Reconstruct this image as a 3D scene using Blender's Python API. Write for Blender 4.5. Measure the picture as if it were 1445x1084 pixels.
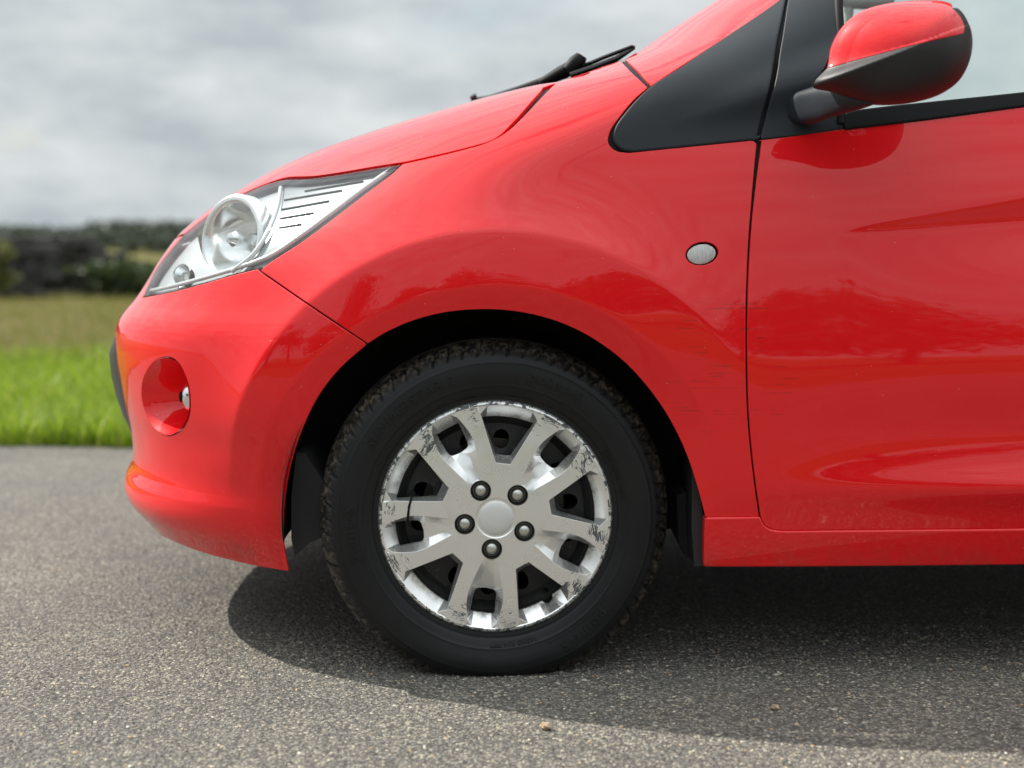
import bpy, bmesh, math, random
import numpy as np
from mathutils import Vector, Matrix
from mathutils.geometry import delaunay_2d_cdt
for o in list(bpy.data.objects): bpy.data.objects.remove(o)
random.seed(4); rng = np.random.default_rng(7)
R = math.radians
scene = bpy.context.scene; col = scene.collection
# ------------------------------------------------------------------ camera
FPX = 2100.0; IW, IH = 1445.0, 1084.0
CAM = np.array([.026, -2.38, .709]); PITCH = math.atan(197 / FPX)
cd = bpy.data.cameras.new('camera'); cam = bpy.data.objects.new('camera', cd); col.objects.link(cam)
cam.location = CAM; cam.rotation_euler = (math.pi / 2 - PITCH, 0, 0)
cd.sensor_width = 36; cd.lens = FPX / IW * 36; cd.clip_start = .05; cd.clip_end = 6000
cd.dof.use_dof = True; cd.dof.focus_distance = 2.42; cd.dof.aperture_fstop = 2.6
scene.camera = cam
# ------------------------------------------------------------------ light
SUN_DIR = Vector((-.96, .46, 1)).normalized()
SUN_EL = math.asin(SUN_DIR.z)
w = bpy.data.worlds.new('World'); scene.world = w; w.use_nodes = True
nt = w.node_tree; nt.nodes.clear(); N = nt.nodes.new; L = nt.links.new
sky = N('ShaderNodeTexSky'); sky.sky_type = 'NISHITA'; sky.sun_disc = False
sky.sun_elevation = SUN_EL; sky.sun_rotation = math.atan2(SUN_DIR.x, SUN_DIR.y)
sky.air_density = 1.2; sky.dust_density = 2.0
tc = N('ShaderNodeTexCoord'); mp = N('ShaderNodeMapping'); mp.inputs['Scale'].default_value = (1, 1, 2.6)
mp.inputs['Location'].default_value = (.35, .2, .1)
L(tc.outputs['Generated'], mp.inputs['Vector'])
nz = N('ShaderNodeTexNoise'); nz.inputs['Scale'].default_value = 2.6; nz.inputs['Detail'].default_value = 7; nz.inputs['Roughness'].default_value = .55
L(mp.outputs[0], nz.inputs['Vector'])
nz2 = N('ShaderNodeTexNoise'); nz2.inputs['Scale'].default_value = 8.5; nz2.inputs['Detail'].default_value = 8; nz2.inputs['Roughness'].default_value = .6
L(mp.outputs[0], nz2.inputs['Vector'])
cr = N('ShaderNodeValToRGB'); cr.color_ramp.elements[0].position = .24; cr.color_ramp.elements[1].position = .42
L(nz.outputs['Fac'], cr.inputs[0])
cc = N('ShaderNodeValToRGB'); cc.color_ramp.elements[0].position = .36; cc.color_ramp.elements[1].position = .68
cc.color_ramp.elements[0].color = (.53, .585, .62, 1); cc.color_ramp.elements[1].color = (.84, .88, .885, 1)
L(nz2.outputs['Fac'], cc.inputs[0])
cs = N('ShaderNodeVectorMath'); cs.operation = 'SCALE'; cs.inputs['Scale'].default_value = 8.5
L(cc.outputs[0], cs.inputs[0])
sz = N('ShaderNodeSeparateXYZ'); L(tc.outputs['Generated'], sz.inputs[0])
s2 = N('ShaderNodeMath'); s2.operation = 'MULTIPLY'; L(sz.outputs[2], s2.inputs[0]); L(sz.outputs[2], s2.inputs[1])
s3 = N('ShaderNodeMath'); s3.operation = 'MULTIPLY_ADD'; L(s2.outputs[0], s3.inputs[0]); s3.inputs[1].default_value = 1.55; s3.inputs[2].default_value = .77
cz = N('ShaderNodeVectorMath'); cz.operation = 'SCALE'; L(cs.outputs[0], cz.inputs[0]); L(s3.outputs[0], cz.inputs['Scale']); cs = cz
mx = N('ShaderNodeMixRGB'); L(cr.outputs[0], mx.inputs[0]); L(sky.outputs[0], mx.inputs[1]); L(cs.outputs[0], mx.inputs[2])
bg = N('ShaderNodeBackground'); bg.inputs['Strength'].default_value = .12
L(mx.outputs[0], bg.inputs[0]); wo = N('ShaderNodeOutputWorld'); L(bg.outputs[0], wo.inputs[0])
sd = bpy.data.lights.new('sun', 'SUN'); sd.energy = 5.0; sd.angle = R(.55); sd.color = (1, .95, .87)
sun = bpy.data.objects.new('sun', sd); col.objects.link(sun); sun.location = (-3, 6, 12)
sun.rotation_euler = (-SUN_DIR).to_track_quat('-Z', 'Y').to_euler()
vs = scene.view_settings; vs.view_transform = 'Standard'; vs.look = 'None'; vs.exposure = 0.20; vs.gamma = 1
scene.render.engine = 'CYCLES'
scene.cycles.max_bounces = 10; scene.cycles.transparent_max_bounces = 16
# ------------------------------------------------------------------ helpers
FWD = np.array([0, math.cos(PITCH), -math.sin(PITCH)]); UP = np.array([0, math.sin(PITCH), math.cos(PITCH)])
def proj(P):
    d = P - CAM; z = d @ FWD
    return np.stack([d[..., 0] / z * FPX + IW / 2, IH / 2 - (d @ UP) / z * FPX], -1)
def at(px, py, y):
    d = FWD + np.array([(px - IW / 2) / FPX, 0, 0]) - UP * ((py - IH / 2) / FPX)
    return CAM + d * ((y - CAM[1]) / d[1])
def atz(px, py, z):
    d = FWD + np.array([(px - IW / 2) / FPX, 0, 0]) - UP * ((py - IH / 2) / FPX)
    return CAM + d * ((z - CAM[2]) / d[2])
def sstep(a, b, x):
    t = np.clip((x - a) / (b - a), 0, 1); return t * t * (3 - 2 * t)
def link(o, parent=None, mat=None):
    col.objects.link(o)
    if parent is not None: o.parent = parent
    if mat is not None: o.data.materials.append(mat)
    return o
def raw(name, V, F, mat, parent=None, smooth=True, normals=None, sharp=None):
    me = bpy.data.meshes.new(name); me.from_pydata([tuple(map(float, v)) for v in V], [], [tuple(map(int, f)) for f in F]); me.update()
    if smooth: me.polygons.foreach_set('use_smooth', [True] * len(me.polygons))
    if normals is not None: me.normals_split_custom_set_from_vertices([tuple(map(float, n)) for n in normals])
    elif sharp: me.set_sharp_from_angle(angle=R(sharp))
    o = bpy.data.objects.new(name, me); return link(o, parent, mat)
def fastmesh(name, V, F, mat, parent=None, smooth=False):
    """V (n,3) F (m,k) numpy arrays"""
    me = bpy.data.meshes.new(name); k = F.shape[1]
    me.vertices.add(len(V)); me.vertices.foreach_set('co', V.astype(np.float32).ravel())
    me.loops.add(F.size); me.loops.foreach_set('vertex_index', F.astype(np.int32).ravel())
    me.polygons.add(len(F)); me.polygons.foreach_set('loop_start', np.arange(0, F.size, k, dtype=np.int32))
    me.polygons.foreach_set('use_smooth', np.full(len(F), smooth)); me.update(calc_edges=True)
    o = bpy.data.objects.new(name, me); return link(o, parent, mat)
def tag(o, label=None, cat=None, group=None, kind=None):
    if label: o['label'] = label
    if cat: o['category'] = cat
    if group: o['group'] = group
    if kind: o['kind'] = kind
    return o
def tube(name, pts, rad, mat, parent=None, seg=10, flat=None):
    """tube along pts; rad scalar or list; flat=(axis vec, factor) squashes"""
    pts = np.asarray(pts, float); n = len(pts)
    rad = np.full(n, rad) if np.isscalar(rad) else np.asarray(rad, float)
    T = np.gradient(pts, axis=0); T /= np.linalg.norm(T, axis=1)[:, None] + 1e-12
    ref = np.array([0, 0, 1.]) if abs(T[:, 2]).mean() < .9 else np.array([1., 0, 0])
    A = np.cross(T, ref); A /= np.linalg.norm(A, axis=1)[:, None]; B = np.cross(T, A)
    a = np.linspace(0, 2 * np.pi, seg, endpoint=False)
    fa, fb = flat if flat else (1, 1)
    V = (pts[:, None] + (np.cos(a)[None, :, None] * A[:, None] * fa + np.sin(a)[None, :, None] * B[:, None] * fb) * rad[:, None, None]).reshape(-1, 3)
    F = [(i * seg + j, i * seg + (j + 1) % seg, (i + 1) * seg + (j + 1) % seg, (i + 1) * seg + j) for i in range(n - 1) for j in range(seg)]
    F += [tuple(range(seg)), tuple(range((n - 1) * seg, n * seg))[::-1]]
    o = raw(name, V, F, mat, parent, sharp=50); return o
def lathe(name, prof, mat, parent=None, seg=96, frame=None, sharp=35):
    """prof list of (r, h); axis +Y local inward (h is y). frame=(origin, axis) re-orients: h along axis"""
    pr = np.asarray(prof, float); a = np.linspace(0, 2 * np.pi, seg, endpoint=False)
    V = np.stack([pr[:, 0][:, None] * np.cos(a), np.repeat(pr[:, 1][:, None], seg, 1), pr[:, 0][:, None] * np.sin(a)], -1).reshape(-1, 3)
    if frame is not None:
        o_, ax = np.asarray(frame[0], float), np.asarray(frame[1], float); ax = ax / np.linalg.norm(ax)
        s = np.cross(ax, [0, 0, 1.]); s /= np.linalg.norm(s); u = np.cross(s, ax)
        V = o_ + V[:, :1] * s + V[:, 1:2] * ax + V[:, 2:] * u
    F = [(i * seg + j, (i + 1) * seg + j, (i + 1) * seg + (j + 1) % seg, i * seg + (j + 1) % seg) for i in range(len(pr) - 1) for j in range(seg)]
    return raw(name, V, F, mat, parent, sharp=sharp)
def crom(pts, step, closed=False):
    pts = np.asarray(pts, float)
    if len(pts) == 2:
        n = max(2, int(np.linalg.norm(pts[1] - pts[0]) / step) + 1)
        return pts[0] + np.linspace(0, 1, n)[:, None] * (pts[1] - pts[0])
    if closed: P = np.vstack([pts[-1], pts, pts[0], pts[1]]); m = len(pts)
    else: P = np.vstack([2 * pts[0] - pts[1], pts, 2 * pts[-1] - pts[-2]]); m = len(pts) - 1
    out = []
    for i in range(m):
        p0, p1, p2, p3 = P[i:i + 4]
        # centripetal-ish via chord-length hermite
        d01, d12, d23 = [max(np.linalg.norm(b - a), 1e-9) ** .5 for a, b in ((p0, p1), (p1, p2), (p2, p3))]
        m1 = (p2 - p1) + d12 * ((p1 - p0) / d01 - (p2 - p0) / (d01 + d12)); m2 = (p2 - p1) + d12 * ((p3 - p2) / d23 - (p3 - p1) / (d12 + d23))
        n = max(2, int(np.linalg.norm(p2 - p1) / step) + 1); t = np.linspace(0, 1, n, endpoint=False)[:, None]
        out.append((2 * t**3 - 3 * t**2 + 1) * p1 + (t**3 - 2 * t**2 + t) * m1 + (-2 * t**3 + 3 * t**2) * p2 + (t**3 - t**2) * m2)
    if not closed: out.append(pts[-1:])
    return np.vstack(out)
# ------------------------------------------------------------------ materials
def mat(name, base=(.5, .5, .5), rough=.5, metal=0, coat=0, spec=.5, **k):
    m = bpy.data.materials.new(name); m.use_nodes = True
    b = m.node_tree.nodes['Principled BSDF']
    b.inputs['Base Color'].default_value = (*base, 1); b.inputs['Roughness'].default_value = rough
    b.inputs['Metallic'].default_value = metal; b.inputs['Coat Weight'].default_value = coat
    b.inputs['Coat Roughness'].default_value = k.get('coat_rough', .03); b.inputs['Specular IOR Level'].default_value = spec
    m.diffuse_color = (*base, 1)
    return m
class NB:
    def __init__(s, m): s.m = m; s.t = m.node_tree; s.b = s.t.nodes['Principled BSDF']
    def n(s, kind, **kw):
        x = s.t.nodes.new(kind)
        for k, v in kw.items():
            if k in x.inputs: x.inputs[k].default_value = v
            else: setattr(x, k, v)
        return x
    def l(s, a, b): s.t.links.new(a, b)
    def coords(s, scale=(1, 1, 1), rot=(0, 0, 0), loc=(0, 0, 0)):
        c = s.n('ShaderNodeTexCoord'); m = s.n('ShaderNodeMapping'); m.inputs['Scale'].default_value = scale
        m.inputs['Rotation'].default_value = rot; m.inputs['Location'].default_value = loc
        s.l(c.outputs['Object'], m.inputs['Vector']); return m.outputs[0]
    def noise(s, vec, scale, detail=4, rough=.55):
        x = s.n('ShaderNodeTexNoise'); x.inputs['Scale'].default_value = scale; x.inputs['Detail'].default_value = detail; x.inputs['Roughness'].default_value = rough
        s.l(vec, x.inputs['Vector']); return x.outputs['Fac']
    def ramp(s, fac, stops):
        x = s.n('ShaderNodeValToRGB'); e = x.color_ramp.elements
        while len(e) < len(stops): e.new(.5)
        for i, (p, c) in enumerate(stops):
            e[i].position = p; e[i].color = (*c, 1) if not np.isscalar(c) else (c, c, c, 1)
        s.l(fac, x.inputs[0]); return x.outputs[0]
    def mix(s, fac, a, b, mode='MIX'):
        x = s.n('ShaderNodeMixRGB', blend_type=mode)
        for i, v in enumerate((fac, a, b)):
            if hasattr(v, 'is_linked') or hasattr(v, 'links'): s.l(v, x.inputs[i])
            elif np.isscalar(v): x.inputs[i].default_value = v if i == 0 else (v, v, v, 1)
            else: x.inputs[i].default_value = (*v, 1)
        return x.outputs[0]
    def math(s, op, a, b=0, c=0):
        x = s.n('ShaderNodeMath', operation=op)
        for i, v in enumerate((a, b, c)):
            if hasattr(v, 'links'): s.l(v, x.inputs[i])
            else: x.inputs[i].default_value = v
        return x.outputs[0]
    def bump(s, h, strength=.3, dist=.01, target=None):
        x = s.n('ShaderNodeBump'); x.inputs['Strength'].default_value = strength; x.inputs['Distance'].default_value = dist
        s.l(h, x.inputs['Height']); s.l(x.outputs[0], s.b.inputs[target or 'Normal']); return x
M = {}
# car paint
m = mat('red_paint', (.84, .0035, .008), .45, 0, 1.0, .12); M['red'] = m; q = NB(m)
sx = q.n('ShaderNodeSeparateXYZ'); q.l(q.coords(), sx.inputs[0])
X_, Z_ = sx.outputs[0], sx.outputs[2]
def band(q, v, a, b, s): # smooth window
    u = q.n('ShaderNodeMapRange', interpolation_type='SMOOTHSTEP'); q.l(v, u.inputs[0]); u.inputs[1].default_value = a - s; u.inputs[2].default_value = a
    d = q.n('ShaderNodeMapRange', interpolation_type='SMOOTHSTEP'); q.l(v, d.inputs[0]); d.inputs[1].default_value = b; d.inputs[2].default_value = b + s; d.inputs[3].default_value = 1; d.inputs[4].default_value = 0
    return q.math('MULTIPLY', u.outputs[0], d.outputs[0])
scr = q.ramp(q.noise(q.coords((7, 1, 260), (0, R(2.5), 0)), 1, 2), [(.575, 0), (.62, 1)])
brk = q.ramp(q.noise(q.coords((16, 1, 30)), 1, 2), [(.50, 0), (.60, 1)])
reg = q.math('MULTIPLY', band(q, X_, .30, .46, .04), band(q, Z_, .43, .60, .03))
scr = q.math('MULTIPLY', q.math('MULTIPLY', scr, brk), reg)
grime = q.math('MULTIPLY', band(q, Z_, -.1, .185, .06), q.ramp(q.noise(q.coords((1, 1, 1)), 14, 6, .7), [(.40, 0), (.72, 1)]))
grime = q.math('MULTIPLY', grime, .38)
fleck = q.ramp(q.noise(q.coords(), 210, 1), [(.80, 0), (.815, 1)])
base = q.mix(q.math('MULTIPLY', scr, .6), (.84, .0035, .008), (.16, .02, .02))
base = q.mix(grime, base, (.14, .075, .05)); base = q.mix(q.math('MULTIPLY', fleck, .5), base, (.7, .45, .4))
q.l(base, q.b.inputs['Base Color'])
q.l(q.math('ADD', q.math('MULTIPLY', grime, .12), .006), q.b.inputs['Coat Roughness'])
q.b.inputs['Coat IOR'].default_value = 1.52
peel = q.noise(q.coords(), 260, 2); q.bump(peel, .004, .002, 'Coat Normal')
# black plastics / rubber
def plastic(name, c, r, gr=900, st=.25):
    m = mat(name, c, r); q = NB(m); q.bump(q.noise(q.coords(), gr, 2), st, .0006)
    q.l(q.ramp(q.noise(q.coords(), 9, 4), [(.3, r - .06), (.75, r + .08)]), q.b.inputs['Roughness']); return m
M['trim'] = plastic('black_satin_trim', (.020, .025, .031), .50, 1500, .10); M['trim'].node_tree.nodes['Principled BSDF'].inputs['Specular IOR Level'].default_value = .28
M['plastic'] = plastic('black_grained_plastic', (.016, .016, .017), .47, 1300, .35)
M['seal'] = mat('black_rubber_seal', (.006, .006, .007), .6, spec=.22)
M['dark'] = mat('black_underside', (.006, .006, .007), .8, spec=.2)
M['liner'] = plastic('black_felt_liner', (.012, .012, .012), .9, 500, .6)
M['greytrim'] = plastic('grey_grille_plastic', (.03, .032, .036), .4)
# tyre
m = mat('tyre_rubber', (.012, .012, .013), .62, spec=.34); M['tyre'] = m; q = NB(m)
co = q.coords(); s_ = q.n('ShaderNodeSeparateXYZ'); q.l(co, s_.inputs[0])
rr = q.math('SQRT', q.math('ADD', q.math('MULTIPLY', s_.outputs[0], s_.outputs[0]), q.math('MULTIPLY', s_.outputs[2], s_.outputs[2])))
edge = q.n('ShaderNodeMapRange'); q.l(rr, edge.inputs[0]); edge.inputs[1].default_value = .267; edge.inputs[2].default_value = .279
dn = q.ramp(q.noise(co, 85, 6, .8), [(.46, 0), (.66, 1)])
dirt = q.math('MULTIPLY', edge.outputs[0], dn)
spk = q.math('MULTIPLY', q.ramp(q.noise(co, 330, 2), [(.69, 0), (.74, 1)]), .35)
soft = q.math('MULTIPLY', q.ramp(q.noise(co, 9, 5), [(.4, 0), (.8, 1)]), .12)
cb = q.mix(q.math('MAXIMUM', dirt, q.math('MULTIPLY', spk, dn)), q.mix(soft, (.0060, .0065, .0075), (.04, .037, .034)), (.15, .125, .09))
q.l(cb, q.b.inputs['Base Color']); q.l(q.math('ADD', q.math('MULTIPLY', dirt, .3), .48), q.b.inputs['Roughness'])
q.bump(q.noise(co, 600, 3), .12, .001)
# hubcap silver paint with scuffs
m = mat('silver_hubcap_paint', (.52, .52, .51), .36, .55, .5, coat_rough=.25); M['silver'] = m; q = NB(m)
co = q.coords(); s_ = q.n('ShaderNodeSeparateXYZ'); q.l(co, s_.inputs[0])
rr = q.math('SQRT', q.math('ADD', q.math('MULTIPLY', s_.outputs[0], s_.outputs[0]), q.math('MULTIPLY', s_.outputs[2], s_.outputs[2])))
bvn = q.n('ShaderNodeBevel', samples=12); bvn.inputs['Radius'].default_value = .0012; q.l(bvn.outputs[0], q.b.inputs['Normal'])
outer = q.n('ShaderNodeMapRange', interpolation_type='SMOOTHSTEP'); q.l(rr, outer.inputs[0]); outer.inputs[1].default_value = .112; outer.inputs[2].default_value = .165
face = q.n('ShaderNodeMapRange'); q.l(s_.outputs[1], face.inputs[0]); face.inputs[1].default_value = .0105; face.inputs[2].default_value = .0065
wp = q.n('ShaderNodeVectorMath', operation='ADD')
wn = q.n('ShaderNodeTexNoise'); wn.inputs['Scale'].default_value = 45; wn.inputs['Detail'].default_value = 4; q.l(co, wn.inputs['Vector'])
ws = q.n('ShaderNodeVectorMath', operation='SCALE'); ws.inputs['Scale'].default_value = .02; q.l(wn.outputs['Color'], ws.inputs[0])
q.l(co, wp.inputs[0]); q.l(ws.outputs[0], wp.inputs[1])
big = q.noise(wp.outputs[0], 30, 6, .62)
ang_ = q.math('ARCTAN2', s_.outputs[2], s_.outputs[0]); w0 = q.n('ShaderNodeSeparateXYZ'); q.l(ws.outputs[0], w0.inputs[0])
pv = q.n('ShaderNodeCombineXYZ'); q.l(q.math('MULTIPLY', q.math('ADD', rr, w0.outputs[0]), 430), pv.inputs[0]); q.l(q.math('ADD', q.math('MULTIPLY', ang_, 7), q.math('MULTIPLY', rr, 70)), pv.inputs[1])
str2 = q.noise(pv.outputs[0], 1, 7, .68)
tot = q.math('ADD', q.math('MULTIPLY', big, .5), q.math('MULTIPLY', str2, .5))
thr = q.math('SUBTRACT', .78, q.math('MULTIPLY', outer.outputs[0], .252))
scm = q.n('ShaderNodeMapRange'); q.l(q.math('SUBTRACT', tot, thr), scm.inputs[0]); scm.inputs[1].default_value = 0; scm.inputs[2].default_value = .02
sc = q.math('MULTIPLY', scm.outputs[0], q.math('GREATER_THAN', face.outputs[0], .3))
rim = q.math('MULTIPLY', q.math('GREATER_THAN', rr, .1855), q.math('GREATER_THAN', q.noise(wp.outputs[0], 95, 5, .7), .525))
sc = q.math('MAXIMUM', sc, rim)
lite = q.math('MULTIPLY', outer.outputs[0], q.ramp(q.noise(wp.outputs[0], 70, 4), [(.46, 0), (.60, 1)]))
low = q.n('ShaderNodeMapRange'); q.l(s_.outputs[1], low.inputs[0]); low.inputs[1].default_value = .019; low.inputs[2].default_value = .030
rust = q.math('MULTIPLY', low.outputs[0], q.ramp(q.noise(co, 42, 5, .7), [(.44, 0), (.66, 1)]))
c1 = q.mix(q.math('MULTIPLY', lite, .45), (.93, .93, .915), (.96, .96, .95))
c1 = q.mix(q.math('MULTIPLY', rust, .85), c1, (.10, .065, .04)); c1 = q.mix(sc, c1, (.075, .082, .085))
q.l(c1, q.b.inputs['Base Color']); q.l(q.math('SUBTRACT', .84, q.math('MULTIPLY', q.math('MAXIMUM', sc, rust), .84)), q.b.inputs['Metallic'])
q.l(q.math('ADD', q.math('MULTIPLY', sc, .3), q.ramp(q.noise(co, 20, 4), [(.3, .24), (.7, .36)])), q.b.inputs['Roughness'])
M['cap'] = mat('pale_silver_cap', (.74, .74, .72), .42, .3)
M['bolt'] = mat('bolt_steel', (.60, .60, .56), .25, .8)
M['boltdark'] = mat('bolt_recess', (.17, .17, .155), .35, .8)
m = mat('black_steel_wheel', (.02, .02, .021), .5); M['steel'] = m; q = NB(m)
q.l(q.mix(q.ramp(q.noise(q.coords(), 160, 3), [(.62, 0), (.70, 1)]), (.017, .017, .018), (.07, .062, .055)), q.b.inputs['Base Color'])
M['brake'] = mat('brake_disc', (.12, .11, .10), .45, .8)
# lamps and glass
def glass(name, tint=(.95, .97, .97), r=.0, boost=1.0, spec_ior=1.5):
    m = bpy.data.materials.new(name); m.use_nodes = True; t = m.node_tree; t.nodes.clear()
    o = t.nodes.new('ShaderNodeOutputMaterial'); a = t.nodes.new('ShaderNodeBsdfTransparent'); a.inputs[0].default_value = (*tint, 1)
    g = t.nodes.new('ShaderNodeBsdfGlossy'); g.inputs['Roughness'].default_value = r
    f = t.nodes.new('ShaderNodeFresnel'); ge = t.nodes.new('ShaderNodeNewGeometry'); io = t.nodes.new('ShaderNodeMath'); io.operation = 'MULTIPLY_ADD'; io.inputs[1].default_value = 1 / spec_ior - spec_ior; io.inputs[2].default_value = spec_ior; t.links.new(ge.outputs['Backfacing'], io.inputs[0]); t.links.new(io.outputs[0], f.inputs['IOR'])
    x = t.nodes.new('ShaderNodeMixShader'); t.links.new(f.outputs[0], x.inputs[0]); t.links.new(a.outputs[0], x.inputs[1]); t.links.new(g.outputs[0], x.inputs[2])
    t.links.new(x.outputs[0], o.inputs[0]); return m
M['lens'] = glass('clear_lamp_lens', (.97, .985, .98), .015, spec_ior=1.72)
M['glass'] = glass('window_glass', (.90, .95, .94), 0)
M['chrome'] = mat('lamp_chrome', (.88, .90, .91), .10, 1)
M['satin'] = mat('satin_silver_bezel', (.32, .345, .36), .28, .5)
M['white_lamp'] = mat('pale_lamp_bezel', (.78, .80, .81), .2, .3)
m = mat('ribbed_clear_lamp', (.75, .77, .74), .25, 0, 1.0); M['ribbed'] = m; q = NB(m)
wv = q.n('ShaderNodeTexWave'); wv.inputs['Scale'].default_value = 260; wv.inputs['Distortion'].default_value = 1.2; wv.bands_direction = 'X'; q.l(q.coords(), wv.inputs['Vector'])
q.bump(wv.outputs['Fac'], .8, .002); q.l(q.ramp(q.noise(q.coords((400, 1, 40)), 1, 2), [(.35, (.80, .80, .78)), (.6, (.97, .98, .97))]), q.b.inputs['Base Color'])
M['housing'] = mat('pale_lamp_housing', (.60, .63, .65), .3, .35)
M['bowl'] = mat('lamp_bowl_chrome', (.90, .91, .91), .16, .75)
M['mirror'] = mat('mirror_glass', (.9, .9, .9), .01, 1)
M['grey'] = mat('pale_grey_plastic', (.42, .44, .42), .5)
M['cloth'] = mat('dark_cabin_cloth', (.03, .03, .033), .9)
# ------------------------------------------------------------------ the car body surface
SIL = np.array([(-330, 1470), (-300, 1430), (-200, 1300), (-100, 1157), (0, 1008), (20, 978), (42, 944), (65, 909), (82, 878), (92, 850), (103, 820), (112, 790), (119, 762),
    (127, 720), (144, 660), (162, 598), (178, 545), (194, 498), (208, 456), (217, 436), (229, 407), (249, 368), (270, 333), (297, 292), (329, 253), (367, 225), (401, 205),
    (419, 193), (430, 184), (444, 171), (458, 164), (474, 162), (489, 162), (510, 164), (536, 169), (560, 173), (586, 177), (605, 182), (621, 186), (635, 188), (648, 187), (662, 179), (675, 173), (688, 170),
    (703, 172), (717, 177), (727, 184), (740, 193), (753, 202), (776, 214), (800, 226), (860, 250)], float)
YC = .80
_zk = np.linspace(.10, 1.56, 740)
_tilt = np.interp(_zk, [.10, .2, .25, .32, .42, .52, .62, .72, .82, .90, .96, 1.05, 1.2, 1.34, 1.43, 1.5], [-14, -10, -6, -2.5, 0, 2.2, 4.8, 7.8, 11, 14, 18, 21, 24, 29, 40, 62])
_ys = np.cumsum(np.tan(np.radians(_tilt))) * (_zk[1] - _zk[0]); _ys -= np.interp(.5, _zk, _ys); _ys -= .012
def ysf(z): return np.interp(z, _zk, _ys)
def smooth(xs, ys): return np.convolve(np.pad(np.interp(_zk, xs, ys), 25, 'edge'), np.ones(51) / 51, 'valid')
_xct = smooth([0, .68, .80, .90, 1.0, 1.1, 1.2, 1.3, 1.5], [0, 0, .08, .24, .45, .66, .84, 1.02, 1.36])
def xcf(z): return np.interp(z, _zk, _xct)
_nt = smooth([0, .70, .80, .95, 1.02, 1.15, 1.5], [2.5, 2.5, 2.25, 2.25, 2.5, 3.0, 3.0])
def nf(z): return np.interp(z, _zk, _nt)
def contour(al, z, xf):
    n = nf(z); A = xcf(z) - xf; B = YC - ysf(z); s, c = np.sin(al), np.cos(al)
    rho = (np.abs(s)**n + np.abs(c)**n + 1e-12)**(-1 / n)
    return np.stack([xcf(z) - A * s * rho, YC - B * c * rho, np.broadcast_to(z, np.shape(al)) + 0 * al], -1)
_al = np.linspace(0.001, math.pi / 2, 400)
zs = np.linspace(.12, 1.5, 140); xfs = []
for z in zs:
    lo, hi = -1.4, float(xcf(z)) - .05
    for _ in range(36):
        mid = (lo + hi) / 2; pp = proj(contour(_al, z, mid)); g = (pp[:, 0] - np.interp(pp[:, 1], SIL[:, 0], SIL[:, 1])).min()
        if g < 0: lo = mid
        else: hi = mid
    xfs.append((lo + hi) / 2)
xfs = np.array(xfs); xfs = np.convolve(np.pad(xfs, 1, 'edge'), [.25, .5, .25], 'valid')
_xfd = np.interp(_zk, zs, xfs)
def xff(z): return np.interp(z, _zk, _xfd)
LP = .75; PC = -LP * math.pi / 2
HUBZ = .264
def base(pz):
    p, z = pz[:, 0], pz[:, 1]; al = np.clip(-p / LP, 0, math.pi / 2)
    P = contour(al, z, xff(z)); P[:, 0] += np.maximum(p, 0); return P
def disp(pz, P):
    x, z = P[:, 0], P[:, 1 + 1]; d = np.zeros(len(x))
    front = sstep(-.62, -.50, x)
    # --- wheel arch flare
    r = np.hypot(x, z - HUBZ); ph = np.degrees(np.arctan2(z - HUBZ, x))  # 0 = rearwards, 90 up, 180 front
    ph = np.where(ph < -90, ph + 360, ph)
    wfl = sstep(22, 78, ph) * (1 - sstep(150, 182, ph)); rc = .452 + .012 * np.cos(np.radians(ph - 60))
    t = np.clip((r - rc) / .15, 0, 1); fall = (1 - t)**2.4
    tt = np.sqrt((np.maximum(r - rc, -.5))**2 + .005**2)  # soft crease
    d += .024 * wfl * np.where(r > rc + .129, 0, (1 - np.clip((r - rc + tt) / 2 / .13, 0, 1))**2.4) * front
    rb = .378 + .016 * sstep(110, 170, ph)
    wb = .35 + .65 * sstep(20, 70, ph); wb = np.where(ph < -20, 0, wb) * sstep(-5, 25, ph)
    u = rb - r; d -= .34 * wb * (u + np.sqrt(u * u + .0035**2)) / 2 * (r < .5) * sstep(-.60, -.42, x)
    # --- lower door ledge
    a = sstep(.28, 1.0, x)
    zl = .322 + .006 * (x - .6)
    up = np.exp(-((z - zl - .085) / .062)**2) * -.011 + .012 * np.exp(-((z - zl + .004) / .030)**2)
    d += a * up
    k = np.clip(zl - z, 0, 1); d -= a * .13 * (k - .004 + np.sqrt((k - .004)**2 + .004**2)) / 2 * (z < zl + .02) * (z > .15)
    # --- upper door crease: strip that turns under, widening rearwards
    zt = .732 + (x - .56) * .178; wd = np.clip((x - .53) * .105, 0, .05)
    on = sstep(.50, .62, x); v = zt - z
    spl = lambda u, e_: (u + np.sqrt(u * u + e_ * e_)) / 2
    stp = .30 * (spl(v, .0035) - spl(v - wd, .006))
    rec = np.where(v > wd, np.exp(-((v - wd) / .10)**2), 1.0)
    abv = .0 * v
    d -= on * stp * rec
    # --- bumper lower lip crease and hollow
    bz = sstep(-.30, -.40, x)
    kk = .268 - z; d -= bz * .20 * (kk + np.sqrt(kk * kk + .005**2)) / 2
    d -= bz * .003 * np.exp(-((z - .375) / .035)**2) * (1 - sstep(-.40, -.30, x))
    # --- shoulder line above arch on wing
    return d
def S0(pz):
    pz = np.asarray(pz, float); P = base(pz); e = 4e-4
    P1 = base(pz + [e, 0]); P0 = base(pz - [e, 0]); Q1 = base(pz + [0, e]); Q0 = base(pz - [0, e])
    Nn = np.cross(P1 - P0, Q1 - Q0); Nn /= np.linalg.norm(Nn, axis=1)[:, None] + 1e-15
    return P + Nn * disp(pz, P)[:, None]
def nrm(S, pz, e=5e-4):
    Nn = np.cross(S(pz + [e, 0]) - S(pz - [e, 0]), S(pz + [0, e]) - S(pz - [0, e])); return Nn / (np.linalg.norm(Nn, axis=1)[:, None] + 1e-15)
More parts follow.
